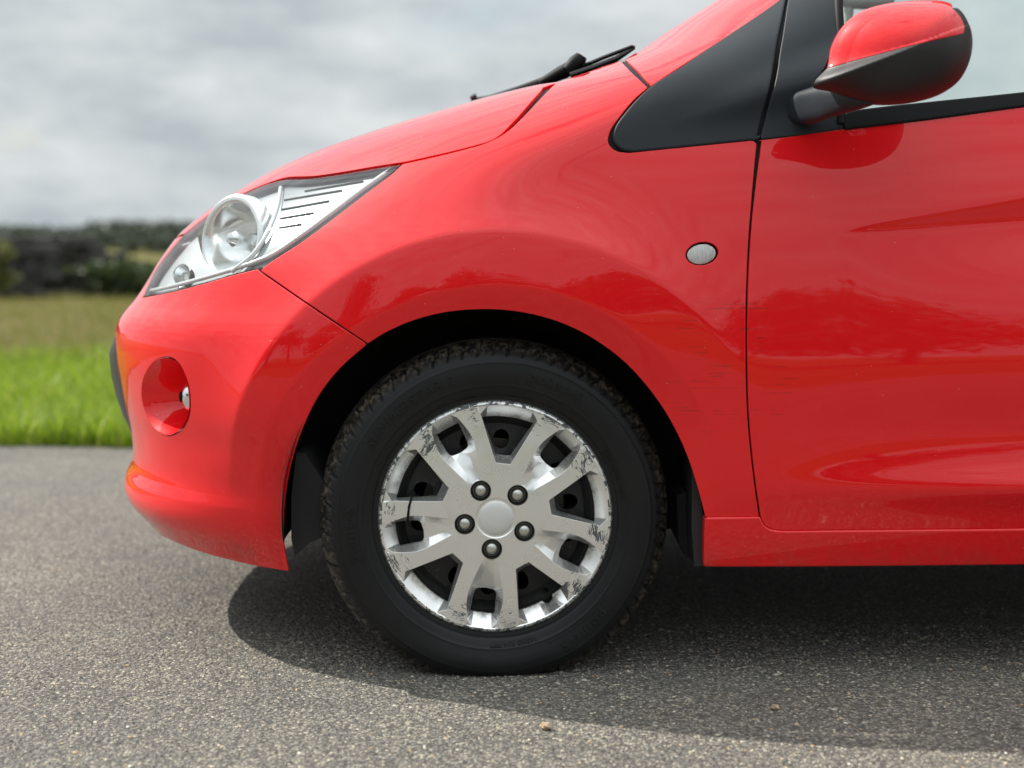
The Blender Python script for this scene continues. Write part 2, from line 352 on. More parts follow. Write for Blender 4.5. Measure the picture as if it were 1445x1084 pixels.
def offs(S, d): # parallel surface
    return lambda pz: S(pz) + nrm(S, pz) * d
class Inv:
    """pixel -> surface parameter of a surface S over a grid"""
    def __init__(s, S, us, vs, valid=None):
        s.S = S; U, Vv = np.meshgrid(us, vs, indexing='ij'); s.g = np.stack([U.ravel(), Vv.ravel()], -1)
        if valid is not None: s.g = s.g[valid(s.g)]
        P = S(s.g); Nn = nrm(S, s.g); f = ((CAM - P) * Nn).sum(1) > 0; s.g = s.g[f]; s.q = proj(P[f]); s.dep = 900 * ((P[f] - CAM) @ FWD)
    def __call__(s, pts):
        pts = np.asarray(pts, float); g = np.array([s.g[(((s.q - p)**2).sum(1) + s.dep).argmin()] for p in pts]); e = 3e-4
        err = ((proj(s.S(g)) - pts)**2).sum(1); lam = np.full(len(g), 1e-3)
        for _ in range(22):
            f = proj(s.S(g)) - pts; a = (proj(s.S(g + [e, 0])) - proj(s.S(g - [e, 0]))) / (2 * e); b = (proj(s.S(g + [0, e])) - proj(s.S(g - [0, e]))) / (2 * e)
            aa, bb, ab = (a * a).sum(1), (b * b).sum(1), (a * b).sum(1); mu = lam * (aa + bb); aa, bb = aa + mu, bb + mu; ga, gb = (a * f).sum(1), (b * f).sum(1); det = aa * bb - ab * ab
            st = np.stack([(bb * ga - ab * gb) / det, (aa * gb - ab * ga) / det], -1); c = g - np.clip(st, -.012, .012); ce = ((proj(s.S(c)) - pts)**2).sum(1); ok = ce < err
            g = np.where(ok[:, None], c, g); err = np.where(ok, ce, err); lam = np.where(ok, lam * .3, lam * 8)
        return g
INV = Inv(S0, np.arange(-.98, 1.3, .006), np.arange(.13, 1.49, .006))
def sg(pts, step=5): return INV(crom(pts, step))
def inside(poly, pts):
    x, y = pts[:, 0], pts[:, 1]; c = np.zeros(len(pts), bool); a = poly; b = np.roll(poly, -1, 0)
    for (x0, y0), (x1, y1) in zip(a, b):
        if y0 == y1: continue
        m_ = (y0 > y) != (y1 > y); c ^= m_ & (x < (x1 - x0) * (y - y0) / (y1 - y0) + x0)
    return c
def resample(loop, step):
    P = np.vstack([loop, loop[:1]]); d = np.r_[0, np.cumsum(np.linalg.norm(np.diff(P, axis=0), axis=1))]
    keep = np.r_[True, np.diff(d) > 1e-7]; P, d = P[keep], d[keep]
    # keep corners: resample between sharp vertices
    q = P[:-1]; pv = q - np.roll(q, 1, 0); nx = np.roll(q, -1, 0) - q
    ang = np.abs(np.arctan2(pv[:, 0] * nx[:, 1] - pv[:, 1] * nx[:, 0], (pv * nx).sum(1)))
    cs_ = [i for i in range(len(q)) if ang[i] > .5]
    if not cs_: cs_ = [0]
    out = []
    for k, i in enumerate(cs_):
        j = cs_[(k + 1) % len(cs_)]; idx = list(range(i, j + 1)) if j > i else list(range(i, len(q))) + list(range(0, j + 1))
        s_ = q[idx]; dd = np.r_[0, np.cumsum(np.linalg.norm(np.diff(s_, axis=0), axis=1))]; n = max(1, int(round(dd[-1] / step)))
        tt = np.linspace(0, dd[-1], n, endpoint=False); out.append(np.stack([np.interp(tt, dd, s_[:, 0]), np.interp(tt, dd, s_[:, 1])], -1))
    return np.vstack(out)
def area(l): x, y = l.T; return .5 * (x * np.roll(y, -1) - y * np.roll(x, -1)).sum()
def inset(loop, d, keep=None):
    if area(loop) < 0: loop = loop[::-1]
    a = loop - np.roll(loop, 1, 0); b = np.roll(loop, -1, 0) - loop
    na = np.stack([-a[:, 1], a[:, 0]], -1); na /= np.linalg.norm(na, axis=1)[:, None] + 1e-12; nb = np.stack([-b[:, 1], b[:, 0]], -1); nb /= np.linalg.norm(nb, axis=1)[:, None] + 1e-12
    mm = na + nb; l2 = (mm**2).sum(1); mm = mm / np.maximum(l2, .6)[:, None] * 2
    out = loop + mm * d
    if keep is not None: k = keep(loop); out[k, 0] = loop[k, 0]
    return out
def patch(name, loop, material, parent, S=S0, step=.0045, gap=.0022, lip=.0013, depth=.0062, holes=(), mirror=False, flip=False, keep=None, far=False):
    """cut a panel out of surface S; rounded lip all round; mirror joins the other half (centre line kept open)"""
    keep = keep or (lambda l: l[:, 0] < PC + 1e-3)
    loops = [inset(resample(loop, step), gap, keep)]; loops += [inset(resample(h, step), -gap)[::-1] for h in holes]
    lo, hi = loops[0].min(0), loops[0].max(0)
    gx = np.arange(lo[0], hi[0], step); gy = np.arange(lo[1], hi[1], step * .87)
    U, Vv = np.meshgrid(gx, gy, indexing='ij'); U = U + (np.arange(len(gy)) % 2)[None] * step / 2; G = np.stack([U.ravel(), Vv.ravel()], -1)
    ok = inside(loops[0], G)
    for h in loops[1:]: ok &= ~inside(h, G)
    G = G[ok]; allb = np.vstack(loops)
    for i in range(0, len(G), 4000):
        dd = ((G[i:i + 4000, None] - allb[None])**2).sum(2).min(1); ok = dd > (.55 * step)**2
        G[i:i + 4000][~ok] = np.nan
    G = G[~np.isnan(G[:, 0])]
    pts = np.vstack([allb, G]); edges = []; s_ = 0
    for l in loops: edges += [(s_ + i, s_ + (i + 1) % len(l)) for i in range(len(l))]; s_ += len(l)
    v2, e2, f2, ov, oe, of = delaunay_2d_cdt([Vector(p) for p in pts], edges, [], 0, 1e-7)
    P2 = np.array([tuple(v) for v in v2]); T = np.array([f for f in f2 if len(f) == 3]); c = P2[T].mean(1); ok = inside(loops[0], c)
    for h in loops[1:]: ok &= ~inside(h, c)
    T = T[ok]; P = S(P2); Nn = nrm(S, P2)
    tri = np.cross(P[T[:, 1]] - P[T[:, 0]], P[T[:, 2]] - P[T[:, 0]]); bad = (tri * Nn[T].mean(1)).sum(1) < 0; T[bad] = T[bad][:, ::-1]
    if flip: Nn = -Nn; T = T[:, ::-1]
    F = [tuple(t) for t in T]; V = list(P); NN = list(Nn)
    if lip:
        for l in loops:
            Pl = S(l); Nl = nrm(S, l) * (-1 if flip else 1); Tg = np.roll(Pl, -1, 0) - np.roll(Pl, 1, 0); Tg /= np.linalg.norm(Tg, axis=1)[:, None] + 1e-12
            Bn = np.cross(Tg, Nl); # outward test
            tst = (S(l + 0) - 0); c2 = np.roll(l, -1, 0) - np.roll(l, 1, 0); outp = np.stack([c2[:, 1], -c2[:, 0]], -1); outp /= np.linalg.norm(outp, axis=1)[:, None] + 1e-12
            Bo = S(l + outp * 1e-3) - Pl; sgn = np.sign((Bn * Bo).sum(1)); Bn = Bn * sgn[:, None]
            rows = []; n = len(l); i0 = len(V)
            for an in (0, 30, 60, 90):
                a_ = R(an); rows.append((Pl + Bn * lip * math.sin(a_) - Nl * lip * (1 - math.cos(a_)), Nl * math.cos(a_) + Bn * math.sin(a_)))
            rows.append((rows[-1][0] - Nl * depth, Bn)); rows.append((rows[-1][0] - Bn * .006, Nl * -1))
            for a_, b_ in rows: V += list(a_); NN += list(b_)
            kp = keep(l)
            for k in range(len(rows) - 1):
                for i in range(n):
                    j = (i + 1) % n
                    if kp[i] and kp[j]: continue
                    f = (i0 + k * n + i, i0 + (k + 1) * n + i, i0 + (k + 1) * n + j, i0 + k * n + j)
                    va, vb, vc = V[f[0]], V[f[1]], V[f[2]]; vd = V[f[3]]
                    nn = np.cross(vc - va, vd - vb)
                    if (nn * (NN[f[0]] + NN[f[1]])).sum() < 0: f = f[::-1]
                    F.append(f)
    V = np.array(V); NN = np.array(NN)
    if far: V = V * [1, -1, 1] + [0, 2 * YC, 0]; NN = NN * [1, -1, 1]; F = [f[::-1] for f in F]
    if mirror:
        n = len(V); V = np.vstack([V, V * [1, -1, 1] + [0, 2 * YC, 0]]); NN = np.vstack([NN, NN * [1, -1, 1]]); F = F + [tuple(i + n for i in f[::-1]) for f in F]
    return raw(name, V, F, material, parent, normals=NN)
def cat(*segs): return np.vstack(segs)
def strip(name, pz, width, off, material, parent, S=S0):
    """ribbon following a parameter polyline, sunk under a joint"""
    pz = resample_open(pz, .006); S2 = offs(S, off); t = np.gradient(pz, axis=0); t /= np.linalg.norm(t, axis=1)[:, None] + 1e-9; nn = np.stack([-t[:, 1], t[:, 0]], -1)
    rows = [S2(pz + nn * w_) for w_ in (-width, 0, width)]; n = len(pz)
    F = [(k * n + i, k * n + i + 1, (k + 1) * n + i + 1, (k + 1) * n + i) for k in range(2) for i in range(n - 1)]
    return raw(name, np.vstack(rows), F, material, parent)
def resample_open(l, step):
    d = np.r_[0, np.cumsum(np.linalg.norm(np.diff(l, axis=0), axis=1))]; n = max(2, int(d[-1] / step) + 1); t = np.linspace(0, d[-1], n)
    return np.stack([np.interp(t, d, l[:, 0]), np.interp(t, d, l[:, 1])], -1)

#MARK_STRUCTURE
# ------------------------------------------------------------------ ground
def bmat():
    m = mat('asphalt', (.1, .1, .1), .85, spec=.35); q = NB(m); co = q.coords()
    vo = q.n('ShaderNodeTexVoronoi'); vo.inputs['Scale'].default_value = 185; q.l(co, vo.inputs['Vector'])
    v2 = q.n('ShaderNodeTexVoronoi'); v2.inputs['Scale'].default_value = 420; q.l(co, v2.inputs['Vector'])
    sp = q.n('ShaderNodeSeparateColor'); q.l(vo.outputs['Color'], sp.inputs[0])
    c = q.ramp(sp.outputs[0], [(0, (.11, .104, .093)), (.45, (.20, .190, .172)), (.8, (.285, .268, .236)), (1, (.46, .415, .335))])
    gapm = q.ramp(vo.outputs['Distance'], [(.35, 0), (.62, 1)])
    c = q.mix(q.math('MULTIPLY', gapm, .6), c, (.05, .046, .04))
    lg = q.ramp(q.noise(co, 2.2, 6, .65), [(.3, (.72, .72, .74)), (.7, (1.14, 1.12, 1.07))])
    c = q.mix(1, c, lg, 'MULTIPLY'); q.l(c, q.b.inputs['Base Color'])
    h = q.math('ADD', q.math('MULTIPLY', vo.outputs['Distance'], -1.0), q.math('MULTIPLY', v2.outputs['Distance'], -.4))
    h = q.math('ADD', h, q.math('MULTIPLY', q.noise(co, 60, 4), 1.2))
    q.bump(h, .85, .004); return m
M['asphalt'] = bmat()
m = mat('soil_turf', (.1, .09, .04), .95, spec=.1); M['field'] = m; q = NB(m); co = q.coords()
c = q.ramp(q.noise(co, .22, 7, .6), [(.32, (.11, .13, .028)), (.5, (.18, .165, .05)), (.68, (.23, .17, .085))])
c = q.mix(q.math('MULTIPLY', q.noise(co, 9, 5, .7), .55), c, (.045, .05, .016)); q.l(c, q.b.inputs['Base Color']); q.bump(q.noise(co, 14, 6, .7), .8, .08)
V = []; nx_, ny_ = 60, 60
gx = np.sign(np.linspace(-1, 1, 81)) * np.abs(np.linspace(-1, 1, 81))**3 * 2500; X, Y = np.meshgrid(gx, gx, indexing='ij')
Zg = -.012 + .010 * np.sin(X * .9) * np.cos(Y * .7) * (np.abs(Y) > 7)
Vg = np.stack([X, Y, Zg], -1).reshape(-1, 3); i = np.arange(81 * 81).reshape(81, 81)
Fg = np.stack([i[:-1, :-1], i[1:, :-1], i[1:, 1:], i[:-1, 1:]], -1).reshape(-1, 4)
tag(fastmesh('ground', Vg, Fg, M['field'], smooth=True), kind='structure')
ROAD_FAR = 2.84; ROAD_NEAR = -5.2
xs = np.arange(-60, 60.01, .1); ed = ROAD_FAR + .035 * np.sin(xs * 2.3) + .02 * np.sin(xs * 7.1 + 1) + rng.normal(0, .012, len(xs))
n = len(xs); Vr = np.vstack([np.stack([xs, np.full(n, ROAD_NEAR) + .05 * np.sin(xs * 1.7), np.zeros(n)], -1), np.stack([xs, ed, np.zeros(n)], -1), np.stack([xs, ed + .02, np.full(n, -.05)], -1), np.stack([xs, np.full(n, ROAD_NEAR) - .1, np.full(n, -.05)], -1)])
k = np.arange(n - 1); Fr = np.vstack([np.stack([k, k + 1, n + k + 1, n + k], -1), np.stack([n + k, n + k + 1, 2 * n + k + 1, 2 * n + k], -1), np.stack([3 * n + k, 3 * n + k + 1, k + 1, k], -1)])
tag(fastmesh('road', Vr, Fr, M['asphalt']), kind='structure')
# loose and embedded stone chippings of the road surface
def chips():
    n = 64000; x = rng.uniform(-1.35, 1.15, n); y = np.where(rng.random(n) < .72, rng.uniform(-.62, .35, n), rng.uniform(.35, 2.0, n)); s = rng.gamma(5, .00038, n).clip(.0008, .0042)
    oct_ = np.array([(1, 0, 0), (0, 1, 0), (-1, 0, 0), (0, -1, 0), (.1, -.1, 1), (0, 0, -1)], float); fo = np.array([(0, 1, 4), (1, 2, 4), (2, 3, 4), (3, 0, 4)])
    a = rng.uniform(0, 6.28, n); jit = rng.uniform(.6, 1.25, (n, 6, 1)); v = oct_[None] * jit * s[:, None, None]
    v[:, :, 0] *= rng.uniform(.8, 1.5, (n, 1)); v[:, :, 2] *= rng.uniform(.35, .75, (n, 1))
    c_, s_ = np.cos(a)[:, None], np.sin(a)[:, None]; vx = v[..., 0] * c_ - v[..., 1] * s_; vy = v[..., 0] * s_ + v[..., 1] * c_
    v = np.stack([vx + x[:, None], vy + y[:, None], v[..., 2] + .0004], -1)
    f = (fo[None] + (np.arange(n) * 6)[:, None, None]).reshape(-1, 3)
    m = mat('road_chips', (.2, .19, .17), .75, spec=.4); q = NB(m); vo = q.n('ShaderNodeNewGeometry')
    c = q.ramp(vo.outputs['Random Per Island'], [(0, (.09, .086, .078)), (.35, (.185, .176, .158)), (.7, (.295, .275, .235)), (.94, (.50, .45, .35)), (.97, (.48, .31, .15)), (1, (.70, .68, .60))]); q.l(c, q.b.inputs['Base Color'])
    return tag(fastmesh('road_chippings', v.reshape(-1, 3), f, m), 'small grey and tan stone chips bedded in the asphalt', 'gravel', kind='stuff')
chips()
def pebble(px, py, s, label, c):
    P = atz(px, py, 0); bm = bmesh.new(); bmesh.ops.create_icosphere(bm, subdivisions=3, radius=1)
    rs = random.Random(px)
    for v in bm.verts:
        n_ = v.co.copy(); k = 1 + .28 * math.sin(n_.x * 3.1 + rs.random()*.2) * math.cos(n_.y * 2.7 + 1) + .14 * math.sin(n_.z * 5 + n_.x * 4); v.co = Vector((n_.x * k * s * 1.1, n_.y * k * s, n_.z * k * s * .72))
    mz = min(v.co.z for v in bm.verts)
    me = bpy.data.meshes.new('pebble'); bm.to_mesh(me); bm.free(); o = bpy.data.objects.new('pebble', me); link(o, None, c); o.location = (P[0], P[1], -mz - .0006)
    tag(o, label, 'stone', 'loose stones on the road')
m = mat('tan_stone', (.42, .30, .18), .8); M['stone'] = m; q = NB(m); q.l(q.ramp(q.noise(q.coords(), 180, 4), [(.35, (.27, .18, .10)), (.65, (.55, .43, .29))]), q.b.inputs['Base Color']); q.bump(q.noise(q.coords(), 400, 4), .5, .001)
pebble(770, 1030, .0075, 'small tan stone lying on sunlit asphalt below the tyre', M['stone'])
pebble(1094, 1002, .0058, 'small orange-tan stone lying in the shadow beside the car', M['stone'])
# verge grass
def blades(name, n, x0, x1, yf, h0, h1, m, label):
    x = rng.uniform(x0, x1, n); y = yf(rng.random(n), x); h = rng.uniform(h0, h1, n) * (.7 + .5 * (np.sin(x * 3.1) * np.cos(y * 2.3) * .5 + .5)); a = rng.uniform(0, 6.28, n); ln = rng.uniform(.1, .75, n) * h; wd = rng.uniform(.0025, .0055, n)
    ca, sa = np.cos(a), np.sin(a); b = rng.uniform(0, 6.28, n); cb, sb = np.cos(b), np.sin(b)
    z0 = np.full(n, -.03); v = np.zeros((n, 5, 3))
    for k, (t, wf) in enumerate(((0, 1), (.55, .8), (1, 0))):
        cx = x + cb * ln * t**2; cy = y + sb * ln * t**2; cz = z0 + (h + .03) * t * (1 - .18 * t)
        if wf:
            v[:, 2 * k] = np.stack([cx - ca * wd * wf, cy - sa * wd * wf, cz], -1); v[:, 2 * k + 1] = np.stack([cx + ca * wd * wf, cy + sa * wd * wf, cz], -1)
        else: v[:, 4] = np.stack([cx, cy, cz], -1)
    f = np.array([(0, 1, 3), (0, 3, 2), (2, 3, 4)]); F = (f[None] + (np.arange(n) * 5)[:, None, None]).reshape(-1, 3)
    return tag(fastmesh(name, v.reshape(-1, 3), F, m), label, 'grass', kind='stuff')
def leafmat(name, stops, trans=.35):
    m = bpy.data.materials.new(name); m.use_nodes = True; t = m.node_tree; b = t.nodes['Principled BSDF']; g = t.nodes.new('ShaderNodeNewGeometry'); r_ = t.nodes.new('ShaderNodeValToRGB'); e = r_.color_ramp.elements
    while len(e) < len(stops): e.new(.5)
    for i_, (p_, c_) in enumerate(stops): e[i_].position = p_; e[i_].color = (*c_, 1)
    t.links.new(g.outputs['Random Per Island'], r_.inputs[0]); t.links.new(r_.outputs[0], b.inputs['Base Color']); b.inputs['Roughness'].default_value = .55
    tr = t.nodes.new('ShaderNodeBsdfTranslucent'); t.links.new(r_.outputs[0], tr.inputs[0]); mx_ = t.nodes.new('ShaderNodeMixShader'); mx_.inputs[0].default_value = trans
    t.links.new(b.outputs[0], mx_.inputs[1]); t.links.new(tr.outputs[0], mx_.inputs[2]); t.links.new(mx_.outputs[0], t.nodes['Material Output'].inputs[0]); return m
M['grass'] = leafmat('verge_grass', [(0, (.12, .20, .012)), (.5, (.24, .36, .022)), (.85, (.34, .46, .04)), (1, (.48, .47, .16))], .5)
M['dry'] = leafmat('field_grass', [(0, (.15, .18, .03)), (.5, (.24, .24, .065)), (1, (.36, .27, .13))], .4)
blades('verge_grass', 90000, -4.6, 3.4, lambda u, x: ROAD_FAR - .03 + .035 * np.sin(x * 2.3) + .05 * np.sin(x * 5.3 + 2) * np.sin(x * 1.9) + 4.0 * u**1.35, .06, .15, M['grass'], 'lush bright green grass verge along the road edge')
blades('field_grass', 60000, -11, 4, lambda u, x: 6.2 + 15 * u**1.5, .05, .16, M['dry'], 'short dry yellowish grass of the field beyond the verge')

# foliage
def foliage(n, blobs, size, rs):
    bl = np.array(blobs, float); wts = (bl[:, 3] * bl[:, 4] * bl[:, 5])**(2 / 3); k = rs.choice(len(bl), n, p=wts / wts.sum()); d = rs.normal(size=(n, 3)); d /= np.linalg.norm(d, axis=1)[:, None]
    r_ = rs.random(n)**.45; P = bl[k, :3] + d * bl[k, 3:6] * (r_ * (1 + .25 * np.sin(d[:, 0] * 7 + k) * np.cos(d[:, 2] * 6)))[:, None]
    a = rs.normal(size=(n, 3)); a /= np.linalg.norm(a, axis=1)[:, None]; b = np.cross(a, rs.normal(size=(n, 3))); b /= np.linalg.norm(b, axis=1)[:, None]; s = size * rs.uniform(.6, 1.4, n)[:, None]
    V_ = np.stack([P - a * s, P + b * s * .5, P + a * s, P - b * s * .5], 1).reshape(-1, 3); return V_, np.arange(4 * n).reshape(-1, 4)
M['leaf'] = leafmat('tree_leaf', [(0, (.022, .040, .010)), (.6, (.045, .075, .018)), (1, (.09, .12, .03))], .25)
M['leafdark'] = leafmat('scrub_leaf', [(0, (.014, .018, .010)), (.6, (.030, .034, .020)), (1, (.060, .058, .034))], .2)
M['leafyel'] = leafmat('shrub_leaf', [(0, (.06, .08, .015)), (.6, (.12, .14, .03)), (1, (.22, .20, .06))], .35)
M['leaffar'] = leafmat('far_leaf', [(0, (.030, .045, .028)), (1, (.065, .085, .05))], .2)
M['bark'] = mat('bark', (.07, .055, .04), .9)
def tree(name, x, y, h, wd, leaf, label, catg, group, n=5200, seed=1, trunk=True, lsize=.10):
    rs = np.random.default_rng(seed); e = bpy.data.objects.new(name, None); col.objects.link(e); e.location = (x, y, -.02); tag(e, label, catg, group)
    tb = .05 * h if trunk else 0.0
    blobs = [(rs.uniform(-.34, .34) * wd, rs.uniform(-.34, .34) * wd, tb + (h - tb) * rs.uniform(.2, .82), wd * rs.uniform(.16, .30), wd * rs.uniform(.16, .30), (h - tb) * rs.uniform(.11, .2)) for _ in range(15)]
    blobs.append((0, 0, h * .86, wd * .22, wd * .22, h * .13)); blobs.append((0, 0, tb + (h - tb) * .4, wd * .35, wd * .35, (h - tb) * .35))
    V_, F_ = foliage(n, blobs, lsize, rs); fastmesh('crown', V_, F_, leaf, e)
    tube('trunk', [(0, 0, -.1), (.02 * h, 0, h * .3), (-.02 * h, .01, h * .6), (0, 0, h * .82)], [.035 * h, .026 * h, .016 * h, .004 * h], M['bark'], e, 8)
    for i_ in range(3):
        b_ = blobs[i_]; tube('limb', [(0, 0, h * .32), (b_[0] * .6, b_[1] * .6, h * .5), b_[:3]], [.014 * h, .009 * h, .003 * h], M['bark'], e, 6)
    return e
# scrub and stacked dark wall on the far side of the field
m = mat('dark_drystone', (.06, .058, .055), .9); q = NB(m); q.l(q.ramp(q.noise(q.coords(), 6, 5, .7), [(.3, (.022, .022, .022)), (.7, (.085, .08, .075))]), q.b.inputs['Base Color']); M['wall'] = m
def drystone():
    e = bpy.data.objects.new('drystone_wall', None); col.objects.link(e); e.location = (-8.4, 17.6, 0); tag(e, 'low dark dry-stone wall at the far side of the field', 'wall')
    bx = []
    for kk_ in range(5):
        me = bpy.data.meshes.new('stone'); bm = bmesh.new(); bmesh.ops.create_cube(bm, size=1)
        for v in bm.verts: v.co += Vector([random.uniform(-.12, .12) for _ in range(3)])
        bmesh.ops.bevel(bm, geom=bm.edges[:], offset=.07, segments=1, affect='EDGES'); bm.to_mesh(me); bm.free(); me.materials.append(M['wall']); bx.append(me)
    z = 0; row = 0
    while z < .80:
        hh = .12; x = -2.9 + random.uniform(-.1, .1)
        while x < 3.35 - .10 * row:
            ww = random.uniform(.19, .36); o = bpy.data.objects.new('stone', random.choice(bx)); col.objects.link(o); o.parent = e; o.scale = (ww * 1.02, .42 + random.uniform(-.05, .08), hh * 1.08); o.location = (x + ww / 2, random.uniform(-.05, .05), z + hh / 2); o.rotation_euler = (random.uniform(-.06, .06), random.uniform(-.05, .05), random.uniform(-.1, .1)); x += ww
        z += hh * .97; row += 1
drystone()
tree('shrub', -6.6, 16.6, .78, .8, M['leafyel'], 'yellow-green shrub growing in front of the dark wall', 'shrub', None, 2600, 11, False, .045)
tree('shrub', -8.9, 16.9, .62, 1.0, M['leafdark'], 'dark brownish shrub growing before the dark wall', 'shrub', None, 2600, 12, False, .045)
tree('shrub', -5.2, 17.4, .56, 1.6, M['leaf'], 'low sprawling dark green shrub beside the end of the dark wall', 'shrub', None, 2600, 13, False, .045)
for i_, (x, y, h, wd) in enumerate(((-39, 118, 4.3, 12), (-28, 122, 5.2, 13), (-47, 125, 3.6, 13), (-19, 126, 4.0, 15), (-57, 121, 3.2, 14), (-8, 124, 4.4, 14), (8, 126, 4.0, 15), (24, 124, 4.6, 14), (40, 123, 4.2, 15))):
    tree('far_tree', x, y, h * .52, wd, M['leaffar'], 'distant dark green tree on the horizon behind the field', 'tree', 'trees along the far horizon', 3000, 30 + i_, False, .28)
bl = [(x, 108 + rng.uniform(-3, 3), .7 + rng.uniform(-.3, .6), 3.2, 1.6, 1.1 + rng.uniform(-.3, .4)) for x in np.arange(-90, 90, 3.2)]
V_, F_ = foliage(26000, bl, .22, np.random.default_rng(5)); tag(fastmesh('far_hedgerow', V_, F_, M['leaffar']), 'long low hedgerow closing the field at the horizon', 'hedge', kind='stuff')
# trees across the road, which the paint mirrors
for i_, (x, y, h, wd) in enumerate(((-13, -19, 3.4, 4.6), (-8.6, -17.5, 4.6, 4.2), (-4.9, -18.5, 3.0, 3.8), (-1.4, -20, 3.5, 4.2), (2.3, -19.0, 2.6, 4.4), (6.0, -20, 3.1, 4.5), (10.4, -19, 2.6, 4.6), (14.6, -20, 3.6, 5), (-18.5, -19, 4.4, 5.2), (19.5, -19, 4, 5.5), (-25, -18, 5, 6), (26, -19, 4.4, 6), (-16, -12, 4.6, 5), (-19.5, -8.5, 5.4, 5), (-24, -10, 5.8, 6), (-29, -7.5, 6.2, 7), (-31, -13, 5, 6))):
    tree('roadside_tree', x, y, h * 1.45, wd * 1.15, M['leaf'], 'dark green roadside tree across the road from the car', 'tree', 'trees across the road', 3600, 60 + i_, True, .13)

#MARK_CAR
car = bpy.data.objects.new('car', None); col.objects.link(car)
tag(car, 'small bright red hatchback car parked on the asphalt road', 'car')
# shared joint lines, traced on the flank (pixel positions put onto the body surface)
BF = sg([(366, 382), (440, 433), (519, 486)])                                                     # bumper / wing
HL_LO = sg([(201, 419.5), (245, 411), (287, 400), (328, 388), (364, 379)]); HL_LO2 = sg([(366, 382), (384, 368), (425, 342), (467, 311), (508, 279.5), (550, 247.5), (568, 231)])
HL_UP = sg([(568, 231), (522, 238), (481, 245), (437, 251), (402, 252.5), (384, 257), (345, 272.6), (309, 293), (281, 313), (258, 332)])
HL_IN = sg([(258, 332), (232, 364), (215, 389), (201, 419.5)])
ARCH_W = sg([(519, 486), (545, 470), (580, 454.5), (622, 443), (665, 438), (710, 438.5), (757, 446), (800, 460), (840, 481), (880, 511), (915, 549), (945, 593), (968, 641), (984, 689), (995, 731)])
ARCH_B = sg([(408, 807), (402, 770), (401.5, 730), (405, 690), (413, 650), (428, 605), (450, 560), (480, 521), (519, 486)])
BOT_B = sg([(408, 807), (360, 799), (310, 787.5), (268, 774), (228, 757)])
WING_BOT = sg([(995, 731), (1072, 730)])
SHUT_LO = sg([(1072, 730), (1066, 690), (1060, 640), (1055, 580), (1053, 500), (1053.5, 420), (1057, 340), (1063, 270), (1071, 197)])
SHUT_UP = sg([(1071, 197), (1079, 165), (1091, 115), (1101, 60), (1111, 0), (1114, -16)])
DOOR_COR = sg([(1072, 730), (1078, 742), (1090, 748.5), (1110, 750)]); DOOR_BOT = sg([(1110, 750), (1250, 749), (1445, 747), (1560, 745)])
TRI_BOT = sg([(1071, 197), (980, 206), (890, 215)]); TRI_COR = sg([(890, 215), (872, 212), (861, 200), (864, 183), (880, 160), (898, 139), (917.5, 122)])
TRI_TOP = sg([(917.5, 122), (1000, 68), (1100, 0), (1114, -16)])
PIL = sg([(917.5, 122), (897, 101), (880, 84.5)])
WING_TOP = sg([(880, 84.5), (850, 94), (820, 104.5), (795, 112.5), (779, 119)])
HOOD = sg([(779, 119), (762, 137), (736, 165), (712, 188), (690, 200.5), (660, 209.5), (620, 219.5), (568, 231)])
BELT = sg([(1071, 197), (1130, 190), (1192, 181), (1300, 168), (1445, 148.5), (1560, 134)])
def pp(*a): return np.array(a, float)
rv = lambda a: a[::-1]
XE = 1.36  # rear edge of the door (x)
def px_(x, z): return x - float(xcf(np.array(z)))
# wing
wing_loop = cat(rv(BF), HL_LO2[1:-1], rv(HOOD)[:-1], rv(WING_TOP)[:-1], rv(PIL)[:-1], rv(TRI_COR)[:-1], rv(TRI_BOT)[:-1], rv(SHUT_LO)[1:-1], rv(WING_BOT)[:-1], rv(ARCH_W)[:-1])
ell = lambda cx, cy, a, b, t0=0, n=40: [(cx + a * math.cos(t) * math.cos(t0) - b * math.sin(t) * math.sin(t0), cy + a * math.cos(t) * math.sin(t0) + b * math.sin(t) * math.cos(t0)) for t in np.linspace(0, 2 * np.pi, n, endpoint=False)]
REP = INV(np.array(ell(990.5, 358, 22, 15.5, R(-6))))
patch('wing', wing_loop, M['red'], car, holes=[REP], step=.004, gap=.0022)
patch('wing', wing_loop, M['red'], car, step=.011, far=True)
# bumper, wraps round the nose
zt_ = float(HL_IN[0, 1])
FOG = INV(crom([(237, 504), (250, 511), (262, 532), (268, 560), (266, 588), (255, 607), (238, 615), (220, 606), (206, 583), (200, 556), (204, 531), (219, 510)], 3, True))
bump_loop = cat(rv(BF)[:-1], rv(HL_LO)[:-1], rv(HL_IN)[:-1], pp((HL_IN[0, 0], zt_), (-1.0, zt_ - .012), (PC, zt_ - .015)), pp((PC, .60), (PC, float(BOT_B[-1, 1]) + .008), (-.98, float(BOT_B[-1, 1]) + .006)), rv(BOT_B)[:-1], ARCH_B[:-1])
# lower grille opening, in the nose, out of sight from the flank
GR = crom([(PC + .02, .30), (-.98, .30), (-.93, .36), (-.935, .47), (-.97, .53), (PC + .02, .535)], .01, True)
patch('bumper', bump_loop, M['red'], car, holes=[FOG], step=.0045, lip=.0016, depth=.0004, mirror=True)
# bonnet
patch('bonnet', cat(HOOD[:-1], HL_UP[:-1], pp((HL_IN[0, 0], zt_), (-1.0, zt_ - .012), (PC, zt_ - .015)), pp((PC, float(WING_TOP[-1, 1]) + .022), (-.8, float(WING_TOP[-1, 1]) + .016), (-.4, float(WING_TOP[-1, 1]) + .006))), M['red'], car, step=.006, gap=.0044, mirror=True)
